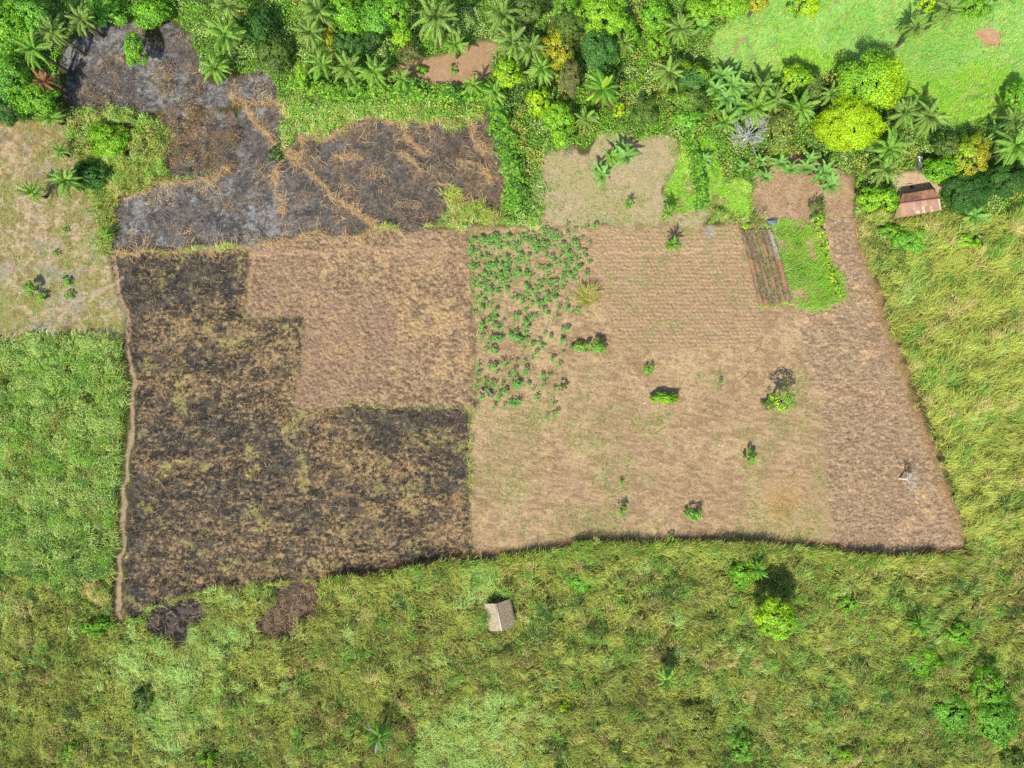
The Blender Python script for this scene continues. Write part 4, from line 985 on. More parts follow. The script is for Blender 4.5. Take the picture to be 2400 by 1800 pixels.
for a in [
 (683,28,52,7,'dark','dark palm at the upper edge above the hedge palms'), (662,78,44,6.5,'dark','dark palm left of the slender orange tree'),
 (693,143,46,5.5,'green','leftmost palm of the row over the hedge, next to the slender lime tree'), (752,142,44,5,'dark','dark palm of the hedge row directly below the round blue-green tree'),
 (806,150,46,5,'green','palm of the hedge row at the left end of the bare clearing shade'), (866,172,36,3.5,'green','short palm at the right end of the row over the hedge'),
 (934,45,66,8,'dark','largest palm, its wide drooping crown over the bare clearing'), (983,100,36,3.5,'green','small palm leaning out on the bare clearing below the largest palm'),
 (1086,38,50,7,'dark','palm against the olive tree at the upper edge'), (1104,92,50,6.5,'dark','palm above the lime tree at the right of the clearing'),
 (1140,105,40,6,'dark','dark palm squeezed against the orange-tinged tree'), (1170,152,44,5,'green','palm in the shade between the lime tree and the brownish tree'),
 (1022,182,34,3.5,'green','short palm left of the two at the hedge corner'), (1066,198,38,3.5,'green','short palm right of the two at the hedge corner'),
 (1303,200,54,6,'lime','feathery single palm with long pale fronds below the blue-green trees'), (1443,158,46,5,'dark','dark palm left of the tree with the yellow crest'),
 (1468,58,46,5.5,'dark','grey-green palm below the pale lime tree at the upper edge'), (1266,255,36,4,'dark','shaded palm right of the yellow flecked tree'),
 (1352,95,34,4,'dark','half hidden palm right of the shadow of the round tree'), (1568,268,38,3.5,'green','short palm below the banana grove'),
 (1636,232,48,4.5,'green','arching palm directly above the bare white tree'), (1977,65,40,5,'dark','lone dark palm leaning in the meadow'),
 (2050,18,46,6,'dark','dark palm at the upper edge right of the yellow tree'), (1955,243,46,5,'dark','palm right of the giant tree'),
 (2010,255,48,5,'dark','dark palm with upright fronds at the lower edge of the meadow'), (1920,322,54,4.5,'green','wide spreading palm below the huge yellow tree'),
 (1911,368,44,4,'dark','palm over the shade left of the farmhouse yard'), (2186,315,62,6,'green','large palm with long fronds at the picture edge'),
 (2190,270,40,5,'dark','palm behind the large palm at the picture edge'), (1792,205,34,4,'dark','palm between the olive tree and the giant lime tree'),
 (1731,228,44,4.5,'green','palm below the lime tree at the meadow edge'), (1672,208,40,4,'dark','palm above the speckled grey-green tree'),
 (1640,185,40,4.5,'dark','dark palm at the lower left corner of the meadow'),
 (477,70,52,6,'green','palm with a starry crown above the ash'), (465,145,44,3,'green','low bright palm at the edge of the ash'),
 (490,15,46,6.5,'dark','dark palm at the upper edge above the starry palm'), (82,110,50,7,'green','palm with hanging fronds in the shade of the corner trees'),
 (97,173,34,5,'rust','dead palm with rust brown fronds by the ash'), (107,252,36,3,'green','short palm at the upper end of the fallow ground'),
 (66,413,36,3.5,'green','small palm alone on the fallow ground, the outer one of two'), (146,392,44,4,'green','palm at the edge of the thicket on the fallow ground'),
 (130,328,26,2,'green','low young palm in the upper fallow ground'), (230,507,20,1.6,'green','low young palm at the corner of the burnt ground'),
 (1443,462,26,3.4,'green','young palm with a dark shadow on the pale clearing'), (1450,527,26,2.6,'lime','lime young palm on the track through the crop field'),
 (1359,442,16,1.5,'green','smallest young palm, on the pale clearing'), (1318,338,30,2.6,'green','bushy palm beside the banana plant in the pale clearing'),
 (819,1592,42,4,'lime','spiky pale palm at the lower edge of the tall grass'), (1440,1466,38,4,'green','palm alone in the tall grass right of the hut'),
 (1988,1353,34,3.5,'lime','short palm with a long shadow in the lower grass'), (1640,1228,30,2.6,'lime','young palm next to the shadow of the single round tree'),
 (120,70,44,7,'dark','dark palm in the shade right of the large corner tree'), (175,40,40,5.5,'dark','dark palm above the ash gully'),
]:
    palm(*a, accent={'green': 'lime', 'dark': 'green', 'lime': 'grey' if a[1] > 1400 else 'yellow'}.get(a[4]), n=26 if a[2] < 40 else 34)

# ------------------------------------------------------------------ banana plants
BL = []


def banana_leaf(var):
    v, f, c = [], [], []; n = 9
    def pt(t): return np.array([t * .95, .03 * math.sin(4 * t + var), .45 * t - .75 * t * t])
    col = A(112, 160, 62) if var != 2 else A(124, 172, 84)
    for i in range(n):
        a, b = pt(i / n), pt((i + 1) / n)
        def wd(t): return .15 * math.sin(math.pi * min(1, .06 + .93 * t)) ** .6
        for sd in (1, -1):
            k = random.uniform(.75, 1.05); z = random.uniform(-.01, .05)
            o = len(v); w0, w1 = wd(i / n) * k, wd((i + 1) / n) * k
            v += [a, b, b + (0, sd * w1, z), a + (0.01, sd * w0, z)]; f.append((o, o + 1, o + 2, o + 3)); cc = col * random.uniform(.85, 1.15); c += [cc * 1.1, cc * 1.1, cc, cc]
    for i in range(n):
        a, b = pt(i / n) + (0, 0, .006), pt((i + 1) / n) + (0, 0, .006); o = len(v)
        v += [a + (0, .008, 0), a - (0, .008, 0), b - (0, .006, 0), b + (0, .006, 0)]; f.append((o, o + 1, o + 2, o + 3)); c += [A(180, 200, 130)] * 4
    return mesh_from('banana_leaf', np.array(v), np.array(f), np.array(c), M_LEAF)


BL = [banana_leaf(i) for i in range(4)]
_v, _f, _c = tubes([([(0, 0, 0), (0, 0, .5), (0, 0, 1)], [.13, .11, .06])], 8, A(130, 140, 80)); BST = mesh_from('banana_stem', _v, _f, _c, M_BARK)


def banana(dx, dy, r, ht, label, n=8, group=None):
    hs = ht * .72; x, y = G(dx, dy, hs)
    p = empty('banana_plant', (x, y, 0), label, 'banana plant', group, random.uniform(0, 6))
    o = link('stem', BST, p); o.scale = (1, 1, hs)
    for i in range(n):
        l = link('leaf', BL[i % 4], p, (0, 0, hs * .97)); q = r / PX * random.uniform(.85, 1.15) * 1.1
        l.scale = (q, q * 1.1, q); l.rotation_euler = (random.uniform(-.4, .4), -R(random.uniform(18, 68)), i * 2.4 + random.uniform(-.3, .3))


for a in [
 (1560,165,30,4,'top banana plant of the dark grove beside the meadow path'), (1582,186,30,4,'banana plant at the meadow corner of the dark grove'), (1568,214,30,4,'banana plant in the heart of the dark grove'),
 (1592,232,28,3.6,'pale-leaved banana plant on the lower right of the dark grove'), (1572,246,26,3.2,'lowest banana plant of the dark grove, above the short palm'), (1545,195,26,3.8,'banana plant of the dark grove touching the yellow-crested tree'),
 (1612,192,26,3.6,'banana plant between the dark grove and the arching palm'), (1655,196,28,3.8,'banana plant left of the lime tree at the meadow edge'), (1626,212,24,3.2,'banana plant above the arching palm'), (1520,60,28,3.6,'banana plant right of the grey-green palm near the upper edge'),
 (1352,342,32,3.2,'broad-leaved banana plant in the middle of the pale clearing'), (1340,325,24,2.6,'banana plant behind the broad-leaved one on the pale clearing'), (1300,382,26,2.2,'spreading banana plant on the lower side of the bushy palm'), (1292,366,20,1.8,'small banana plant left of the bushy palm on the pale clearing'),
 (1608,362,16,1.8,'smallest banana plant at the left end of the garden row'), (1641,349,18,2.4,'banana plant with an upright leaf at the left of the garden row'), (1652,385,22,2.2,'banana plant standing in front of the garden row'), (1684,354,24,2.6,'banana plant in the garden row below the speckled tree'),
 (1707,368,24,2.6,'second banana plant in the garden row below the speckled tree, nearer the beds'), (1737,366,26,2.8,'banana plant in the middle of the garden row'), (1746,345,20,2.8,'banana plant behind the middle of the garden row'), (1777,372,28,2.8,'large banana plant at the right end of the garden row'),
 (1792,402,28,2.4,'star-shaped banana plant at the right end, on the bare soil of the garden'), (1768,388,22,2.4,'banana plant between the two largest of the garden row'), (2104,470,30,3.2,'banana plant right of the farmhouse above the lime shrub'), (2148,288,26,3,'banana plant left of the large palm at the picture edge'), (1648,295,16,2.4,'banana plant right under the bare white tree'), (1520,345,18,2,'banana plant leaning from the narrow green hedge'),
 (2132,15,26,2.6,'banana plant at the upper edge above the bare red spot'), (1984,275,24,3,'banana plant between the palms at the lower edge of the meadow'),
]:
    banana(*a)

# ------------------------------------------------------------------ crop plants
def crop_mesh(s):
    P = []; paths = []
    for i in range(s):
        a = i * 2.4 + random.uniform(-.3, .3); rr = .07 + .24 * math.sqrt((i + .3) / s); h = random.uniform(.5, .85)
        P.append((rr * math.cos(a), rr * math.sin(a), h)); paths.append(([(0, 0, 0), P[-1]], [.018, .012]))
    P = np.array(P); v1 = rosettes(P, 7, .19, .42, -.05, np.tile(A(116, 168, 74), (len(P), 1)) * RNG.uniform(.8, 1.2, (len(P), 1)), .16)
    v2 = tubes(paths, 4, A(120, 130, 84))
    return mesh_from('crop_plant', *join([v1, v2]), M_LEAF)


CM = [crop_mesh(k) for k in (4, 5, 6, 7, 9)]
zt = lambda q, y0: (968 + q[0] / 6.0, y0 + q[1] / 6.0)
dense_poly = [zt(q, 461) for q in [(230,350),(420,300),(800,280),(1000,240),(1230,200),(1480,140),(1560,240),(1700,350),(1700,480),(1640,560),(1700,620),(1730,720),(1700,860),(1540,900),(1500,980),(1400,1030),(1390,1130),(1280,1160),(1100,1190),(900,1190),(800,1160),(720,1010),(640,1040),(480,1020),(300,1060),(270,700),(300,520)]]
RAS['dense'] = pip(dense_poly, _gx, _gy).astype(np.float32)
holes = [(1000,440,80),(900,980,110),(1190,790,80),(720,1100,110),(1440,740,50),(1090,900,40),(560,870,50),(620,560,40)]
dense = []
tries = 0
while len(dense) < 300 and tries < 20000:
    tries += 1
    zx, zy = random.uniform(220, 1740), random.uniform(140, 1190)
    if any((zx - a) ** 2 + (zy - b) ** 2 < c * c for a, b, c in holes): continue
    x, y = G(*zt((zx, zy), 461), .5)
    if ras('dense', np.array([x]), np.array([y]), 0)[0] < .5: continue
    if fbm(np.array([x]), np.array([y]), 1.6, 300, 2)[0] < random.uniform(.28, .6): continue
    if any((x - a) ** 2 + (y - b) ** 2 < .36 ** 2 for a, b, _ in dense): continue
    dense.append((x, y, random.uniform(.6, 1.15)))
south = [zt(q, 461) for q in [(400,1090),(430,1220),(520,1190),(590,1300),(620,1350),(340,1290),(440,1450),(580,1450),(460,1510),(660,1500),(560,1600),(650,1620),(800,1570),(850,1330),(900,1340),(1000,1270),(1030,1360),(960,1470),(1030,1480),(890,1530),(1000,1550),(890,1620),(960,1630),(1020,1640),(1130,1340),(1180,1220),(1240,1260),(1290,1300),(1400,1340),(1250,1560),(1330,1600),(1480,1640),(1530,1160),(1540,1240),(1620,1270),(1680,1260),(1430,1220),(1480,1510),(1540,1500),(460,1240),(560,1190),(600,1380),(560,1340),(980,1390),(1060,1350),(1010,1410),(520,1400),(420,1490),(700,1430),(620,1260),(470,1130),(360,1120),(680,1620),(620,1640),(590,1610),(840,1590)]]
low = [zt(q, 691) for q in [(430,50),(460,140),(650,100),(600,80),(540,260),(640,230),(690,240),(800,180),(820,230),(900,230),(960,270),(1010,260),(430,240),(1090,330),(1180,290),(1220,350),(1140,430),(980,380),(1090,500),(480,400),(620,420),(570,390),(400,590),(520,590),(690,560),(740,600),(800,550),(880,540),(990,550),(630,680),(860,660),(1000,660),(980,720),(390,710),(790,730),(880,740),(480,780),(380,850),(590,850),(700,840),(880,850),(920,820),(500,930),(570,990),(660,1000),(700,960),(740,930),(830,1050),(890,1040),(850,1110),(540,620),(600,610),(840,690),(1010,690),(870,880),(910,860),(840,830),(800,1090),(880,1100),(920,1070),(440,1000),(350,880),(560,820),(480,830),(600,250),(520,300),(680,270),(930,300)]]
single = [((1740,330),461,'crop plant at the right rim of the planted patch, nearest the mounds'), ((1840,390),461,'bushy crop plant standing outside the upper right corner of the planted patch'), ((1840,640),461,'large dark crop plant on the right rim, above the straw yellow clump'),
 ((1790,790),461,'crop plant just above the straw yellow grass clump'), ((1900,170),461,'crop plant in the pale clearing, the farthest of three right of the patch'), ((1790,180),461,'crop plant in the pale clearing, middle one of three right of the patch'), ((1730,195),461,'smallest of three crop plants above the patch corner'),
 ((1640,235),461,'crop plant above the upper right corner of the planted patch'), ((1540,165),461,'topmost crop plant at the upper rim of the patch'),
 ((1470,275),691,'lone crop plant left of the clipped shrub pair'), ((1490,420),691,'tall crop plant left of the clipped shrub pair, with a smaller one above it'), ((1525,340),691,'small crop plant touching the tall one left of the clipped shrubs'),
 ((1335,215),691,'lone narrow crop plant south of the straw yellow clump'), ((1250,180),691,'lone small crop plant below the planted patch'), ((1350,515),691,'lone crop plant low on the bare soil right of the clumps'), ((1445,585),691,'lone crop plant below the tall one by the clipped shrubs'),
 ((1220,725),691,'left one of two crop plants right of the lower clumps'), ((1310,715),691,'right one of two crop plants right of the lower clumps'), ((1040,830),691,'lone crop plant right of the densest lower clump'), ((1220,875),691,'dark crop plant left of the little olive shrub'),
 ((1250,815),691,'crop plant just above the dark one left of the olive shrub'), ((1100,905),691,'yellowish low crop plant in the lower clumps'), ((1375,905),691,'crop plant touching the little olive shrub'), ((1365,1105),691,'upright crop plant below the little olive shrub'),
 ((1410,1205),691,'right plant of the last three crop plants at the lower end'), ((1360,1255),691,'middle plant of the last three crop plants at the lower end'), ((1270,1265),691,'left plant of the last three crop plants at the lower end'), ((1150,1015),691,'thin crop plant between the lower clumps and the last three'),
 ((600,1145),691,'lowest left crop plant, near the charred corner'), ((720,1135),691,'crop plant right of the lowest left one'), ((960,1220),691,'tiny lone crop seedling on the bare soil'), ((1780,560),461,'crop plant clump on the right rim of the patch'), ((1760,520),461,'crop plant touching the clump on the right rim')]


def crop(x, y, s, label, group, big=False):
    o = link('crop_plant', random.choice(CM[2:] if big else CM), None, (x, y, 0))
    o.scale = (s, s, s * random.uniform(.9, 1.3)); o.rotation_euler = (0, 0, random.uniform(0, 6.28))
    tag(o, label, 'crop plant', group)


dense.sort(key=lambda q: -q[2])
nsl = len(south) + len(low) + len(single); keep = 298 - nsl
for x, y, q in dense[:keep]:
    yy_ = 829.5 - y * PX; xx_ = x * PX + 1106
    if yy_ < 560:
        crop(x, y, q * 1.05, 'leafy blue-green crop plant in the crowded upper part of the planted patch', 'crop plants in the upper planted patch', True)
    else:
        crop(x, y, q * 1.05, 'leafy blue-green crop plant in the middle part of the patch beside the ploughed field', 'crop plants in the middle planted patch', True)
for q in south: crop(*G(*q, .5), random.uniform(.85, 1.25), 'green crop plant in the loose clumps south of the crowded patch', 'crop plants in the loose clumps')
for q in low: crop(*G(*q, .5), random.uniform(.9, 1.35), 'green crop plant in the last scattered clumps above the charred corner', 'crop plants in the last scattered clumps')
for q, y0, lb in single: crop(*G(*zt(q, y0), .5), random.uniform(.95, 1.3) if 'tiny' not in lb and 'small' not in lb else .65, lb, 'crop plants standing apart')
rest = dense[keep:]
P = []
for x, y, q in rest:
    for i in range(4):
        P.append((x + random.uniform(-.2, .2), y + random.uniform(-.2, .2), random.uniform(.3, .5)))
for i in range(260):                                     # seedlings among them
    zx, zy = random.uniform(250, 1700), random.uniform(250, 1500); x, y = G(*zt((zx, zy), 461)); P.append((x, y, .15))
P = np.array(P); v, f, c = rosettes(P, 7, .17, .42, 0, np.tile(A(124, 174, 80), (len(P), 1)), .2)
tag(link('crop_seedlings', mesh_from('crop_seedlings', v, f, c, M_LEAF)), 'small crop seedlings growing between the larger crop plants', None, None, 'stuff')


# ------------------------------------------------------------------ bare trees, sticks
def bare_tree(dx, dy, r, ht, label, lean=(0, 0), col=A(206, 200, 190), n0=6, depth=4, seed=1, base_h=None):
    rnd = random.Random(seed); x, y = G(dx, dy, ht * .6); paths = []
    R_ = r / PX; h0 = base_h or ht * .35
    def grow_(p, d, L, rad, dep):
        q = p + d * L; mid = (p + q) / 2 + np.array([rnd.uniform(-.08, .08) * L for _ in range(3)])
        paths.append(([p, mid, q], [max(rad, .017), max(rad * .8, .015), max(rad * .6, .013)]))
        if dep == 0: return
        for _ in range(rnd.choice((3, 3, 4))):
            nd = d + np.array([rnd.uniform(-.75, .75), rnd.uniform(-.75, .75), rnd.uniform(-.25, .45)]); nd /= np.linalg.norm(nd)
            grow_(q if rnd.random() < .6 else mid, nd, L * rnd.uniform(.6, .85), rad * .6, dep - 1)
    top = np.array([lean[0] * .4, lean[1] * .4, h0]); limbs = None
    p = empty('bare_tree', (x, y, 0), label, 'bare tree')
    v, f, c = tubes([([np.zeros(3), top], [.12 * ht / 4 + .03, .09 * ht / 4 + .02])], 6, col); link('trunk', mesh_from('bare_trunk', v, f, c, M_BARK), p)
    for i in range(n0):
        a = i * 6.283 / n0 + rnd.uniform(-.3, .3); d = np.array([math.cos(a) + lean[0], math.sin(a) + lean[1], rnd.uniform(.35, 1.0)]); d /= np.linalg.norm(d)
        grow_(top, d, R_ * .42, .05 * ht / 4 + .015, depth)
    v, f, c = tubes(paths, 4, col); link('branches', mesh_from('bare_branches', v, f, c, M_BARK), p)
    return p


bare_tree(1622, 286, 44, 6.2, 'bare white leafless tree with fine spreading branches', (.15, .2), A(216, 212, 204), 9, 4, 3)
bare_tree(1962, 1038, 24, 4.2, 'pale leafless tree standing alone on the darker strip of the crop field', (.75, .2), A(232, 224, 206), 6, 3, 8)
bare_tree(1420, 1287, 14, 2.2, 'grey leafless twigs sticking out of the tall grass', (.1, .1), A(196, 188, 176), 5, 3, 5)
bare_tree(1238, 332, 20, 1.2, 'fallen grey leafless branches between the tall hedge and the pale clearing', (-.8, .6), A(186, 170, 150), 5, 3, 12, .25)


def stick(name, pts, rad, col, label, cat):
    o = empty(name, (*G(*pts[0]), 0), label, cat)
    q = [np.array((*G(a, b, h), h)) - np.array(o.location) for (a, b), h in zip(pts, [.06, .5, .9][:len(pts)])]
    return o, q


for pts, lb in (([(1862, 404), (1872, 397), (1880, 391)], 'grey pole leaning in the shade left of the farmhouse yard'), ([(1866, 400), (1869, 394)], 'short grey pole crossing the longer one by the farmhouse yard')):
    p0 = G(*pts[0]); o = bpy.data.objects.new('wooden_pole', None)
    q = [(*G(a, b, .2 + .5 * i), .06 + .55 * i) for i, (a, b) in enumerate(pts)]
    v, f, c = tubes([(q, [.06, .05, .04][:len(q)])], 6, A(190, 190, 186)); bpy.data.objects.remove(o)
    tag(link('wooden_pole', mesh_from('wooden_pole', v, f, c, M_BARK)), lb, 'pole')

# ------------------------------------------------------------------ raised beds
for i, (x0, x1) in enumerate(zip((1602.6, 1613.6, 1624.7, 1638.7, 1650.2, 1661.8), (1644.3, 1656.0, 1667.6, 1680.8, 1692.4, 1705.6))):
    y0, y1 = (494.5, (661, 662.4, 661, 658, 653.7, 653.7)[i])
    (ax_, ay_), (bx_, by_) = G(x0, y0, .25), G(x1, y1, .25)
    L = math.hypot(bx_ - ax_, by_ - ay_); n = 120; m = 9
    t = np.linspace(0, 1, n); s_ = np.linspace(-1, 1, m); Tt, Ss = np.meshgrid(t, s_, indexing='ij')
    ux, uy = (bx_ - ax_) / L, (by_ - ay_) / L
    wv = .25 * np.sin(Tt * 3.1) * .5 + .06 * (fbm(Tt * L, Ss * 0 + i * 9, 1.4, 310, 2) - .5)
    o_ = Ss * .32 + wv; px = Tt * L
    hh = .46 * (1 - np.abs(Ss) ** 8) * (1 - smooth(np.abs(Tt - .5), .49, .5)) + .10 * (fbm(px + i * 11, o_ * 1.3, .22, 314, 3) - .45) * (1 - np.abs(Ss) ** 6)
    V = np.stack([px * ux - uy * o_, px * uy + ux * o_, np.where(np.abs(Ss) == 1, -.06, hh + .02)], -1).reshape(-1, 3)
    nn = fbm(px + i * 31, o_ * 2, .5, 318, 3).ravel(); n2 = fbm(px * .6 + i * 17, o_, 1.6, 322, 2).ravel()
    cc = mixc(A(122, 100, 78), A(160, 136, 108), smooth(nn, .35, .65)); cc = lerp(cc, A(188, 136, 96), smooth(n2, .56, .7) * .8)
    if i == 5: cc = lerp(cc, A(182, 178, 166), (Tt.ravel() < .42) * smooth(nn, .2, .45) * .85)
    a_ = (np.arange(n - 1)[:, None] * m + np.arange(m - 1)[None]).ravel(); F = np.stack([a_, a_ + m, a_ + m + 1, a_ + 1], 1)
    lb = ['long mulched garden bed at the outer edge beside the mounds', 'second mulched garden bed from the crop field', 'third mulched garden bed from the crop field', 'fourth mulched garden bed from the crop field, browner in the middle', 'fifth mulched garden bed, next to the whitish one', 'garden bed with a whitish upper half, beside the garden grass'][i]
    b = empty('garden_bed', (ax_, ay_, 0), lb, 'garden bed', 'raised garden beds in a row')
    link('soil', mesh_from('bed_soil', V, F, cc, M_SOIL), b)
    k = 330; tt = RNG.random(k) * L; oo = RNG.uniform(-.34, .34, k) + np.interp(tt / L, t, wv[:, 4])
    v, f, c = blades(tt * ux - uy * oo, tt * uy + ux * oo, np.full(k, .46), RNG.uniform(.2, .6, k), math.atan2(uy, ux) + RNG.normal(0, .5, k) + 3.14 * (RNG.random(k) < .5), np.full(k, .93), pick([A(168, 142, 114), A(190, 164, 134), A(130, 104, 82)], np.tile([[1, .6, .7]], (k, 1))), np.full(k, .035), .05)
    link('straw_mulch', mesh_from('bed_mulch', v, f, c, M_STRAW), b)


# ------------------------------------------------------------------ farmhouse
def box(x0, x1, y0, y1, z0, z1):
    v = np.array([(x, y, z) for z in (z0, z1) for x, y in ((x0, y0), (x1, y0), (x1, y1), (x0, y1))], float)
    f = np.array([(0, 3, 2, 1), (4, 5, 6, 7), (0, 1, 5, 4), (1, 2, 6, 5), (2, 3, 7, 6), (3, 0, 4, 7)])
    return v, f


zh = lambda zx, zy: ((2080 + zx * .07233) / 1.08499, (420 + zy * .07233) / 1.08499)
RZ, SE, NE = 2.75, 2.1, 2.15
rl, rr_ = np.array((*G(*zh(390, 790), RZ), RZ)), np.array((*G(*zh(1690, 612), RZ), RZ))
sl_, sr_ = np.array((*G(*zh(440, 1205), SE), SE)), np.array((*G(*zh(1758, 1000), SE), SE))
nl_, nr_ = np.array((*G(*zh(480, 470), NE), NE)), np.array((*G(*zh(1480, 312), NE), NE))
org = (rl + rr_) / 2; org[2] = 0
fh = empty('farmhouse', tuple(org), 'mud farmhouse with a rusty corrugated metal roof among the trees', 'house')


def slope(a, b, c_, d, name, label, base, pale):
    """corrugated sheet a-b (ridge) to d-c (eave)"""
    nu, nv_ = 150, 14; u = np.linspace(0, 1, nu); w = np.linspace(0, 1, nv_); U, Wd = np.meshgrid(u, w, indexing='ij')
    top = a + (b - a) * U[..., None]; bot = d + (c_ - d) * U[..., None]; Pq = top + (bot - top) * Wd[..., None]
    Pq[..., 2] += .03 * np.sin(U * 2 * math.pi * 36) - .05 * Wd * (1 - Wd) + .03 * (fbm(U * 6, Wd * 2, .7, 330, 2) - .5)
    sheet = (U * 15).astype(int); lower = (Wd > .52).astype(int)
    hsh = RNG.random((16, 2))[sheet, lower]; ns = fbm(U * 9, Wd * 3, .6, 334, 3)
    cc = np.stack([np.full(U.size, q) for q in base], 1) * (.82 + .36 * hsh.ravel())[:, None] * (.85 + .3 * ns.ravel())[:, None]
    pm_ = pale(U, Wd, hsh, ns).ravel(); cc = lerp(cc, A(220, 200, 178), np.clip(pm_, 0, 1))
    soot = (name == 'north') * smooth(ns, .45, .6) * ((U > .1) & (U < .5)) * (.35 + .65 * smooth(Wd, 0, .2) * 0 + .3)
    cc = lerp(cc, A(98, 84, 78), np.clip(soot.ravel(), 0, .8))
    edge = smooth(np.abs((U * 15) % 1 - .5), .46, .5).ravel() * .25; cc = lerp(cc, A(110, 70, 56), edge)
    ai = (np.arange(nu - 1)[:, None] * nv_ + np.arange(nv_ - 1)[None]).ravel(); F = np.stack([ai, ai + nv_, ai + nv_ + 1, ai + 1], 1)
    V = Pq.reshape(-1, 3) - org
    me = mesh_from('roof_sheet', V, F, cc, M_ROOF)
    o = link('roof', me, fh); o['label'] = label
    md_ = o.modifiers.new('thickness', 'SOLIDIFY'); md_.thickness = .02; md_.offset = -1 if name == 'north' else 1


M_ROOF = tint_mat('rusty_metal', .6, .4, 0, 5.0, .12, .1, 10.0)
slope(rl + (-.02, .0, 0), rr_, sr_, sl_, 'south', 'paler rusty roof slope with whitish lower sheets', A(180, 136, 108), lambda U, Wd, h, ns: (Wd > .52) * (U > .2) * smooth(h, .45, .6) * smooth(ns, .38, .52) * .9 + (U > .965) * .7)
slope(rl + (0, .06, -.05), rr_ + (0, .06, -.05), nr_, nl_, 'north', 'darker rust brown roof slope with soot stains', A(188, 134, 100), lambda U, Wd, h, ns: (h > .85) * smooth(ns, .45, .6) * .5)
v, f, c = tubes([([rl - org + (0, .03, .02), rr_ - org + (0, .03, .02)], [.07, .07])], 6, A(170, 108, 88)); link('ridge_cap', mesh_from('ridge_cap', v, f, c, M_ROOF), fh)
# walls under the sheets, a little inside the eaves
def inset(p, q, t): return p + (q - p) * t
dr_ = (rr_ - rl) / np.linalg.norm(rr_ - rl) * .12
W0 = [inset(sl_, rl, .10) + dr_, inset(sr_, rr_, .12) - dr_ * 1.5, inset(nr_, rr_, .15) - dr_ * 1.5, inset(nl_, rl, .15) + dr_]
b4 = [np.array((p[0], p[1], 0)) - org for p in W0]; t4 = [np.array((p[0], p[1], h)) - org for p, h in zip(W0, (2.0, 2.0, 2.02, 2.02))]
apx = rl + dr_; apx = np.array((apx[0], apx[1], 2.60)) - org; apr = rr_ - dr_ * 1.5; apr = np.array((apr[0], apr[1], 2.60)) - org
me = bpy.data.meshes.new('house_wall')
vv = [tuple(p) for p in b4 + t4 + [apx, apr]]
me.from_pydata(vv, [], [(0, 1, 5, 4), (1, 2, 6, 9, 5), (2, 3, 7, 6), (3, 0, 4, 8, 7)]); me.update()
at = me.attributes.new('tint', 'FLOAT_COLOR', 'POINT'); at.data.foreach_set('color', np.tile(np.append(A(214, 182, 138), 1), (len(vv), 1)).astype(np.float32).ravel()); me.materials.append(M_MUD)
wo = link('wall', me, fh); sm_ = wo.modifiers.new('thickness', 'SOLIDIFY'); sm_.thickness = .15; sm_.offset = 0
mid = (b4[1] + b4[2]) / 2; du = (b4[3] - b4[2]); du /= np.linalg.norm(du); nn_ = np.array((-du[1], du[0], 0)); nn_ = nn_ if nn_[1] > 0 else -nn_
m0 = b4[2] + du * 2.4 + nn_ * .09
v, f = box(-.42, .42, -.03, .03, 0, 1.75); do = link('door', mesh_from('house_door', v, f, np.tile(A(110, 84, 64), (8, 1)), M_BARK), fh, tuple(m0)); do.rotation_euler = (0, 0, math.atan2(du[1], du[0]))

# three hearth stones and a stick in the yard
for (zx, zy), lb in (((770, 235), 'upper one of the three dark hearth stones in the farmhouse yard'), ((748, 268), 'left one of the three dark hearth stones in the farmhouse yard'), ((806, 268), 'right one of the three dark hearth stones in the farmhouse yard')):
    q = unit(RNG.normal(0, 1, (40, 3))); me = bpy.data.meshes.new('hearth_stone')
    import bmesh
    bm = bmesh.new(); bmesh.ops.create_icosphere(bm, subdivisions=2, radius=.16)
    for w_ in bm.verts: w_.co *= 1 + random.uniform(-.15, .15); w_.co.z *= .8
    bm.to_mesh(me); bm.free(); at = me.attributes.new('tint', 'FLOAT_COLOR', 'POINT'); at.data.foreach_set('color', np.tile(np.append(A(92, 84, 78), 1), (len(me.vertices), 1)).astype(np.float32).ravel()); me.materials.append(M_STONE)
    tag(link('hearth_stone', me, None, (*G(*zh(zx, zy)), .08)), lb, 'stone', 'three hearth stones')
q = [(*G(*zh(610, 160)), .05), (*G(*zh(700, 150)), .07), (*G(*zh(790, 140)), .05)]
v, f, c = tubes([(q, [.04, .04, .03])], 6, A(110, 86, 66)); tag(link('stick', mesh_from('stick', v, f, c, M_BARK)), 'thin brown stick lying in the farmhouse yard', 'stick')


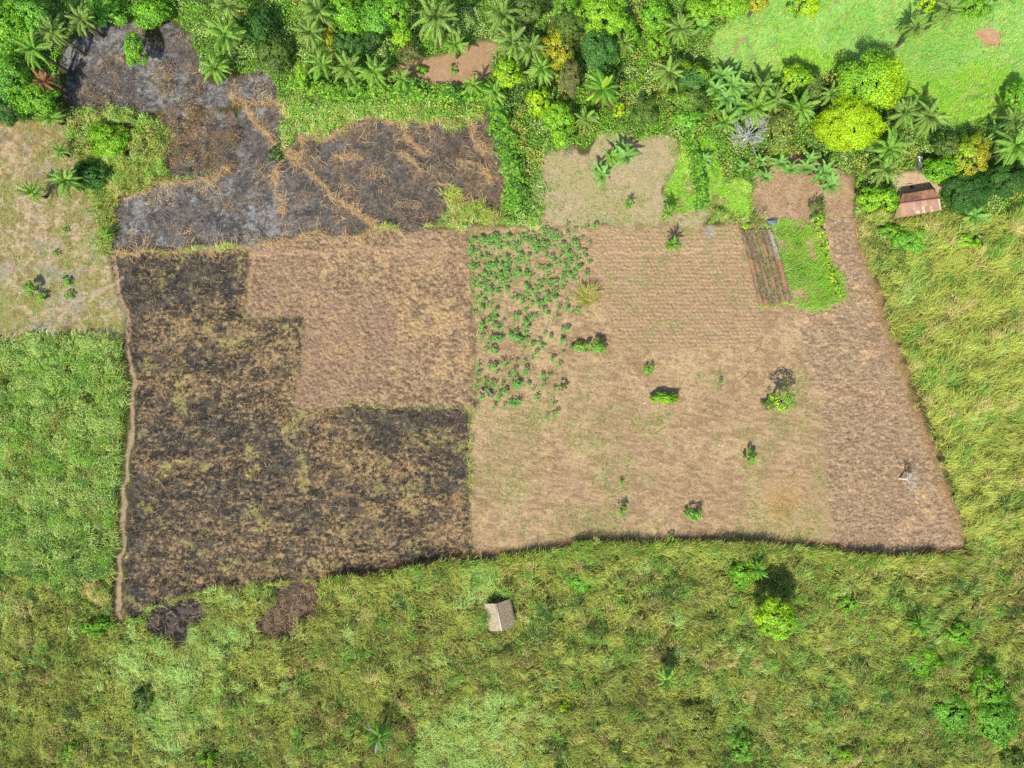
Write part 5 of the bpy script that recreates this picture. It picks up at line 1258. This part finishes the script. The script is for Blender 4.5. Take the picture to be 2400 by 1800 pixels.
# ------------------------------------------------------------------ thatched hut
hut = empty('thatched_hut', (hx, hy, 0), 'small hut with a pale thatched roof in the tall grass below the fields', 'hut', None, R(11.0))
LH, WL, WR, ZR, ZE = 1.95, 1.42, 1.62, 2.7, 1.75
for sd, nm, col_, wd_ in ((-1, 'lit', (A(218, 198, 164), A(196, 174, 140), A(230, 214, 184)), WL), (1, 'shade', (A(202, 178, 144), A(180, 154, 122), A(214, 194, 160)), WR)):  # sun and shade painted into the straw: left slope paler, right slope darker
    V_, F_, C_ = [], [], []
    # closed slab under the straw
    nU = 24
    o = 0; vs = []
    for k_, (dz, dw) in enumerate(((0, 0), (-.16, -.06))):
        for yv in (-LH + .05, LH - .05):
            vs += [(0, yv, ZR + dz), (sd * (wd_ + dw), yv, ZE + dz)]
    V_.append(np.array(vs)); F_.append(np.array([(0, 1, 3, 2), (4, 6, 7, 5), (0, 4, 5, 1), (2, 3, 7, 6), (1, 5, 7, 3), (0, 2, 6, 4)])); C_.append(np.tile(col_[1], (8, 1)))
    n = 3200; u = RNG.random(n); yv = RNG.uniform(-LH, LH, n); l = RNG.uniform(.35, .75, n)
    sl0 = u; x0 = sd * wd_ * sl0; z0 = ZR + (ZE - ZR) * sl0 + .02 + .05 * RNG.random(n)
    dxy = np.stack([np.full(n, sd * wd_), RNG.normal(0, .14, n), np.full(n, ZE - ZR)], 1); dxy = unit(dxy) * l[:, None]; dxy[:, 2] += .03
    v, f, c = quads(np.stack([x0, yv, z0], 1), dxy, np.stack([RNG.normal(0, .008, n), np.full(n, .045), np.full(n, 0)], 1), np.asarray(col_)[RNG.integers(0, 3, n)] * np.exp(RNG.normal(0, .12, n))[:, None])
    V_.append(v); F_.append(f); C_.append(c)
    o = 0; FF = []
    for v, f in zip(V_, F_): FF.append(f + o); o += len(v)
    r_ = link('roof', mesh_from('thatch_slope', np.concatenate(V_), np.concatenate(FF), np.concatenate(C_), M_STRAW), hut); r_['label'] = 'pale thatch slope with sunlight put into its straw colour' if sd < 0 else 'thatch slope with shade put into its darker straw colour'
n = 60; V_ = []; Fq = []
v, f = box(-.13, .13, -LH - .04, LH + .04, ZR - .0, ZR + .07); v[4:, 0] *= .5
link('ridge_cap', mesh_from('thatch_ridge', v, f, np.tile(A(232, 214, 190), (8, 1)), M_STRAW), hut)
for px, py in ((-1.1, -1.6), (-1.1, 1.6), (1.2, -1.6), (1.2, 1.6)):
    v, f, c = tubes([([(px, py, 0), (px, py, 1.85)], [.06, .05])], 6, A(120, 96, 72)); link('post', mesh_from('hut_post', v, f, c, M_BARK), hut)
for (x0, x1, y0, y1) in ((-1.12, -1.04, -1.54, 1.54), (1.14, 1.22, -1.54, 1.54), (-1.03, 1.13, 1.56, 1.64)):
    v, f = box(x0, x1, y0, y1, 0, 1.55); link('wall', mesh_from('hut_wall', v, f, np.tile(A(176, 140, 100), (8, 1)), M_MUD), hut)


# ------------------------------------------------------------------ cloth, sack, tarpaulin, pale stones
def draped(name, outline, hts, col, label, cat, cell=.06, wr=.06, mat=M_CLOTH):
    pts = [G(*p, .3) for p in outline]; xs = [p[0] for p in pts]; ys = [p[1] for p in pts]
    gx = np.arange(min(xs), max(xs) + cell, cell); gy = np.arange(min(ys), max(ys) + cell, cell); Xx, Yy = np.meshgrid(gx, gy, indexing='ij')
    ins = pip([p for p in outline], Xx, Yy); d = np.full(Xx.shape, 9.0)
    for i in range(len(pts)):
        (xa, ya), (xb, yb) = pts[i - 1], pts[i]; L2 = (xb - xa) ** 2 + (yb - ya) ** 2 + 1e-9; t = np.clip(((Xx - xa) * (xb - xa) + (Yy - ya) * (yb - ya)) / L2, 0, 1)
        d = np.minimum(d, np.hypot(Xx - xa - t * (xb - xa), Yy - ya - t * (yb - ya)))
    z = hts * np.sqrt(np.clip(d / .35, 0, 1)) * (.8 + .4 * fbm(Xx, Yy, .5, 340, 2)) + wr * (fbm(Xx + .8 * Yy, Yy, .25, 344, 3) - .5) + .04
    idx = -np.ones(Xx.shape, int); idx[ins] = np.arange(ins.sum()); F = []
    for i in range(len(gx) - 1):
        for j in range(len(gy) - 1):
            q = (idx[i, j], idx[i + 1, j], idx[i + 1, j + 1], idx[i, j + 1])
            if min(q) >= 0: F.append(q)
    V = np.stack([Xx[ins], Yy[ins], z[ins]], 1); c0 = np.array((*V[:, :2].mean(0), 0))
    nz = fbm(V[:, 0], V[:, 1], .4, 348, 3)[:, None]
    o = link(name, mesh_from(name, V - c0, np.array(F), np.asarray(col) * (.9 + .2 * nz), mat), None, tuple(c0))
    m_ = o.modifiers.new('thickness', 'SOLIDIFY'); m_.thickness = .03
    return tag(o, label, cat)


z4 = lambda a, b: (1659 + a / 4, b / 4)
draped('white_sheet', [z4(*q) for q in ((1288, 1352), (1332, 1358), (1336, 1400), (1326, 1452), (1296, 1456), (1284, 1420), (1290, 1390))], .35, A(240, 234, 224), 'crumpled white sheet lying between the trees behind the farmhouse', 'sheet')
draped('ash_heap', [z4(*q) for q in ((1290, 1458), (1326, 1456), (1344, 1476), (1330, 1500), (1296, 1505), (1280, 1480))], .2, A(124, 122, 124), 'small grey ash heap at the foot of the white sheet', 'heap', mat=M_STONE)
zb = lambda a, b: (1567 + a * .2917, 322.6 + b * .2917)
draped('sack', [zb(*q) for q in ((622, 496), (640, 490), (660, 500), (662, 522), (650, 536), (624, 532), (617, 514))], .5, A(238, 238, 240), 'full white sack standing at the end of the garden hedge', 'sack', .045, .05)
draped('tarpaulin', [zb(*q) for q in ((300, 520), (345, 513), (380, 516), (390, 545), (372, 566), (340, 570), (318, 556), (296, 540))], .55, A(122, 134, 152), 'blue-grey tarpaulin over a heap at the head of the garden beds', 'tarpaulin', .05, .1)
draped('ash_heap', [zb(*q) for q in ((300, 562), (336, 566), (350, 580), (330, 592), (304, 580))], .12, A(176, 170, 166), 'whitish ash heap between the tarpaulin and the whitish garden bed', 'heap', .05, .06, M_STONE)
draped('rag', [zb(*q) for q in ((806, 538), (818, 534), (824, 546), (812, 552))], .08, A(226, 226, 226), 'small pale rag lying on the bare strip by the garden', 'rag', .04, .03)
draped('rag', [zb(*q) for q in ((950, 908), (962, 904), (966, 924), (954, 928))], .06, A(214, 190, 168), 'small tan rag lying on the bare strip farther down', 'rag', .04, .03)


# ------------------------------------------------------------------ two people bent over in the crop plants
def person(dx, dy, face, label, shirt, trousers, hat):
    x, y = G(dx, dy, .6)
    root = empty('person', (x, y, 0), label, 'person', None, face)
    J = [(0, 0, .86), (.17, 0, 1.02), (.36, 0, 1.16), (.48, 0, 1.20), (.60, 0, 1.18),            # pelvis, waist, chest, neck, head
         (.0, .1, .84), (.06, .12, .46), (.0, .13, .08), (.12, .14, .04), (.0, -.1, .84), (.10, -.12, .46), (.08, -.13, .08), (.2, -.14, .04),
         (.38, .19, 1.10), (.46, .22, .82), (.58, .14, .62), (.65, .12, .55), (.38, -.19, 1.10), (.50, -.22, .82), (.60, -.12, .60), (.67, -.11, .53)]
    E = [(0, 1), (1, 2), (2, 3), (3, 4), (0, 5), (5, 6), (6, 7), (7, 8), (0, 9), (9, 10), (10, 11), (11, 12), (2, 13), (13, 14), (14, 15), (15, 16), (2, 17), (17, 18), (18, 19), (19, 20)]
    rad = [.14, .13, .15, .06, .10, .09, .065, .045, .04, .09, .065, .045, .04, .06, .045, .034, .032, .06, .045, .034, .032]
    for hand in (16, 20):                                  # short separate fingers and a thumb
        hx_, hy_, hz_ = J[hand]; sgn = 1 if hand == 16 else -1
        for k_, (fx_, fy_, fz_) in enumerate(((.07, .024, -.03), (.08, .008, -.035), (.075, -.01, -.035), (.06, -.026, -.03), (.03, -.05 * sgn, -.01))):
            J.append((hx_ + fx_, hy_ + fy_, hz_ + fz_)); E.append((hand, len(J) - 1)); rad.append(.009)
    me = bpy.data.meshes.new('person_body'); me.from_pydata(J, E, []); me.update(); b = link('body', me, root)
    sk = b.modifiers.new('skin', 'SKIN'); b.modifiers.new('smooth', 'SUBSURF').levels = 2; b.modifiers['smooth'].render_levels = 2
    for i, r_ in enumerate(rad): me.skin_vertices[0].data[i].radius = (r_, r_)
    me.skin_vertices[0].data[0].use_root = True
    ms = bpy.data.materials.new('skin_tone'); ms.use_nodes = True; ms.node_tree.nodes['Principled BSDF'].inputs['Base Color'].default_value = (*A(110, 76, 58), 1); ms.node_tree.nodes['Principled BSDF'].inputs['Roughness'].default_value = .6
    me.materials.append(ms)

    def garment(nm, js, es, rr, col):
        g = bpy.data.meshes.new('person_' + nm); g.from_pydata([J[j] for j in js], [(js.index(a), js.index(c)) for a, c in es], []); g.update(); go = link(nm, g, root)
        go.modifiers.new('skin', 'SKIN'); q_ = go.modifiers.new('smooth', 'SUBSURF'); q_.levels = 2; q_.render_levels = 2
        for i, r_ in enumerate(rr): g.skin_vertices[0].data[i].radius = (r_, r_)
        g.skin_vertices[0].data[0].use_root = True
        m_ = bpy.data.materials.new(nm + '_fabric'); m_.use_nodes = True; m_.node_tree.nodes['Principled BSDF'].inputs['Base Color'].default_value = (*col, 1); m_.node_tree.nodes['Principled BSDF'].inputs['Roughness'].default_value = .85; g.materials.append(m_)
    garment('shirt', [1, 2, 13, 14, 17, 18], [(1, 2), (2, 13), (13, 14), (2, 17), (17, 18)], [.165, .185, .085, .07, .085, .07], shirt)
    garment('trousers', [0, 5, 6, 7, 9, 10, 11], [(0, 5), (5, 6), (6, 7), (0, 9), (9, 10), (10, 11)], [.17, .12, .09, .07, .12, .09, .07], trousers)
    bm = bmesh.new(); bmesh.ops.create_uvsphere(bm, u_segments=16, v_segments=10, radius=.125)
    for w_ in list(bm.verts):
        if w_.co.z < -.03: bm.verts.remove(w_)
    h_ = bpy.data.meshes.new('person_hair'); bm.to_mesh(h_); bm.free()
    mh = bpy.data.materials.new('hair_or_hat'); mh.use_nodes = True; mh.node_tree.nodes['Principled BSDF'].inputs['Base Color'].default_value = (*hat, 1); mh.node_tree.nodes['Principled BSDF'].inputs['Roughness'].default_value = .9; h_.materials.append(mh)
    ho = link('hair', h_, root, (.60, 0, 1.20)); ho.rotation_euler = (0, R(40), 0)


person(1039, 848, R(50), 'person in a white top and dark trousers bent over among the crop plants', A(240, 236, 230), A(58, 60, 54), A(40, 34, 32))
person(1056, 853, R(35), 'person in a grey-lilac top bent over among the crop plants', A(176, 164, 172), A(70, 72, 66), A(40, 34, 36))

# ------------------------------------------------------------------ light, sky, camera
sun_el = R(51); dxs, dys = .42, .9; q = math.hypot(dxs, dys)
sl0 = bpy.data.lights.new('sun', 'SUN'); sl0.energy = 4.45; sl0.angle = R(.55); sl0.color = (1, .97, .87)
so = bpy.data.objects.new('sun', sl0); COL.objects.link(so)
d_ = Vector((dxs / q * math.cos(sun_el), dys / q * math.cos(sun_el), -math.sin(sun_el))); so.rotation_euler = d_.to_track_quat('-Z', 'Y').to_euler(); so.location = (0, 0, 60)
w = bpy.data.worlds.new('World'); sc.world = w; w.use_nodes = True
nt = w.node_tree; bg = nt.nodes['Background']; sk = nt.nodes.new('ShaderNodeTexSky'); sk.sky_type = 'NISHITA'; sk.sun_disc = False
sk.sun_elevation = sun_el; sk.sun_rotation = math.atan2(-dxs, -dys); nt.links.new(sk.outputs[0], bg.inputs['Color']); bg.inputs['Strength'].default_value = .15
cam = bpy.data.cameras.new('camera'); cam.sensor_width = 36; cam.lens = 36 * H / 150.0; cam.clip_start = 1; cam.clip_end = 4000
co = bpy.data.objects.new('camera', cam); COL.objects.link(co); co.location = (0, 0, H); co.rotation_euler = (0, 0, 0); sc.camera = co
vs_ = sc.view_settings; sc.display_settings.display_device = 'sRGB'; vs_.view_transform = 'Standard'; vs_.look = 'None'; vs_.gamma = 1; vs_.use_curve_mapping = False; vs_.exposure = EXPOSURE
cy = sc.cycles if hasattr(sc, 'cycles') else None
sc.render.engine = 'CYCLES'
sc.cycles.max_bounces = 5; sc.cycles.diffuse_bounces = 3; sc.cycles.glossy_bounces = 1; sc.cycles.transmission_bounces = 3; sc.cycles.transparent_max_bounces = 2
sc.cycles.use_denoising = False
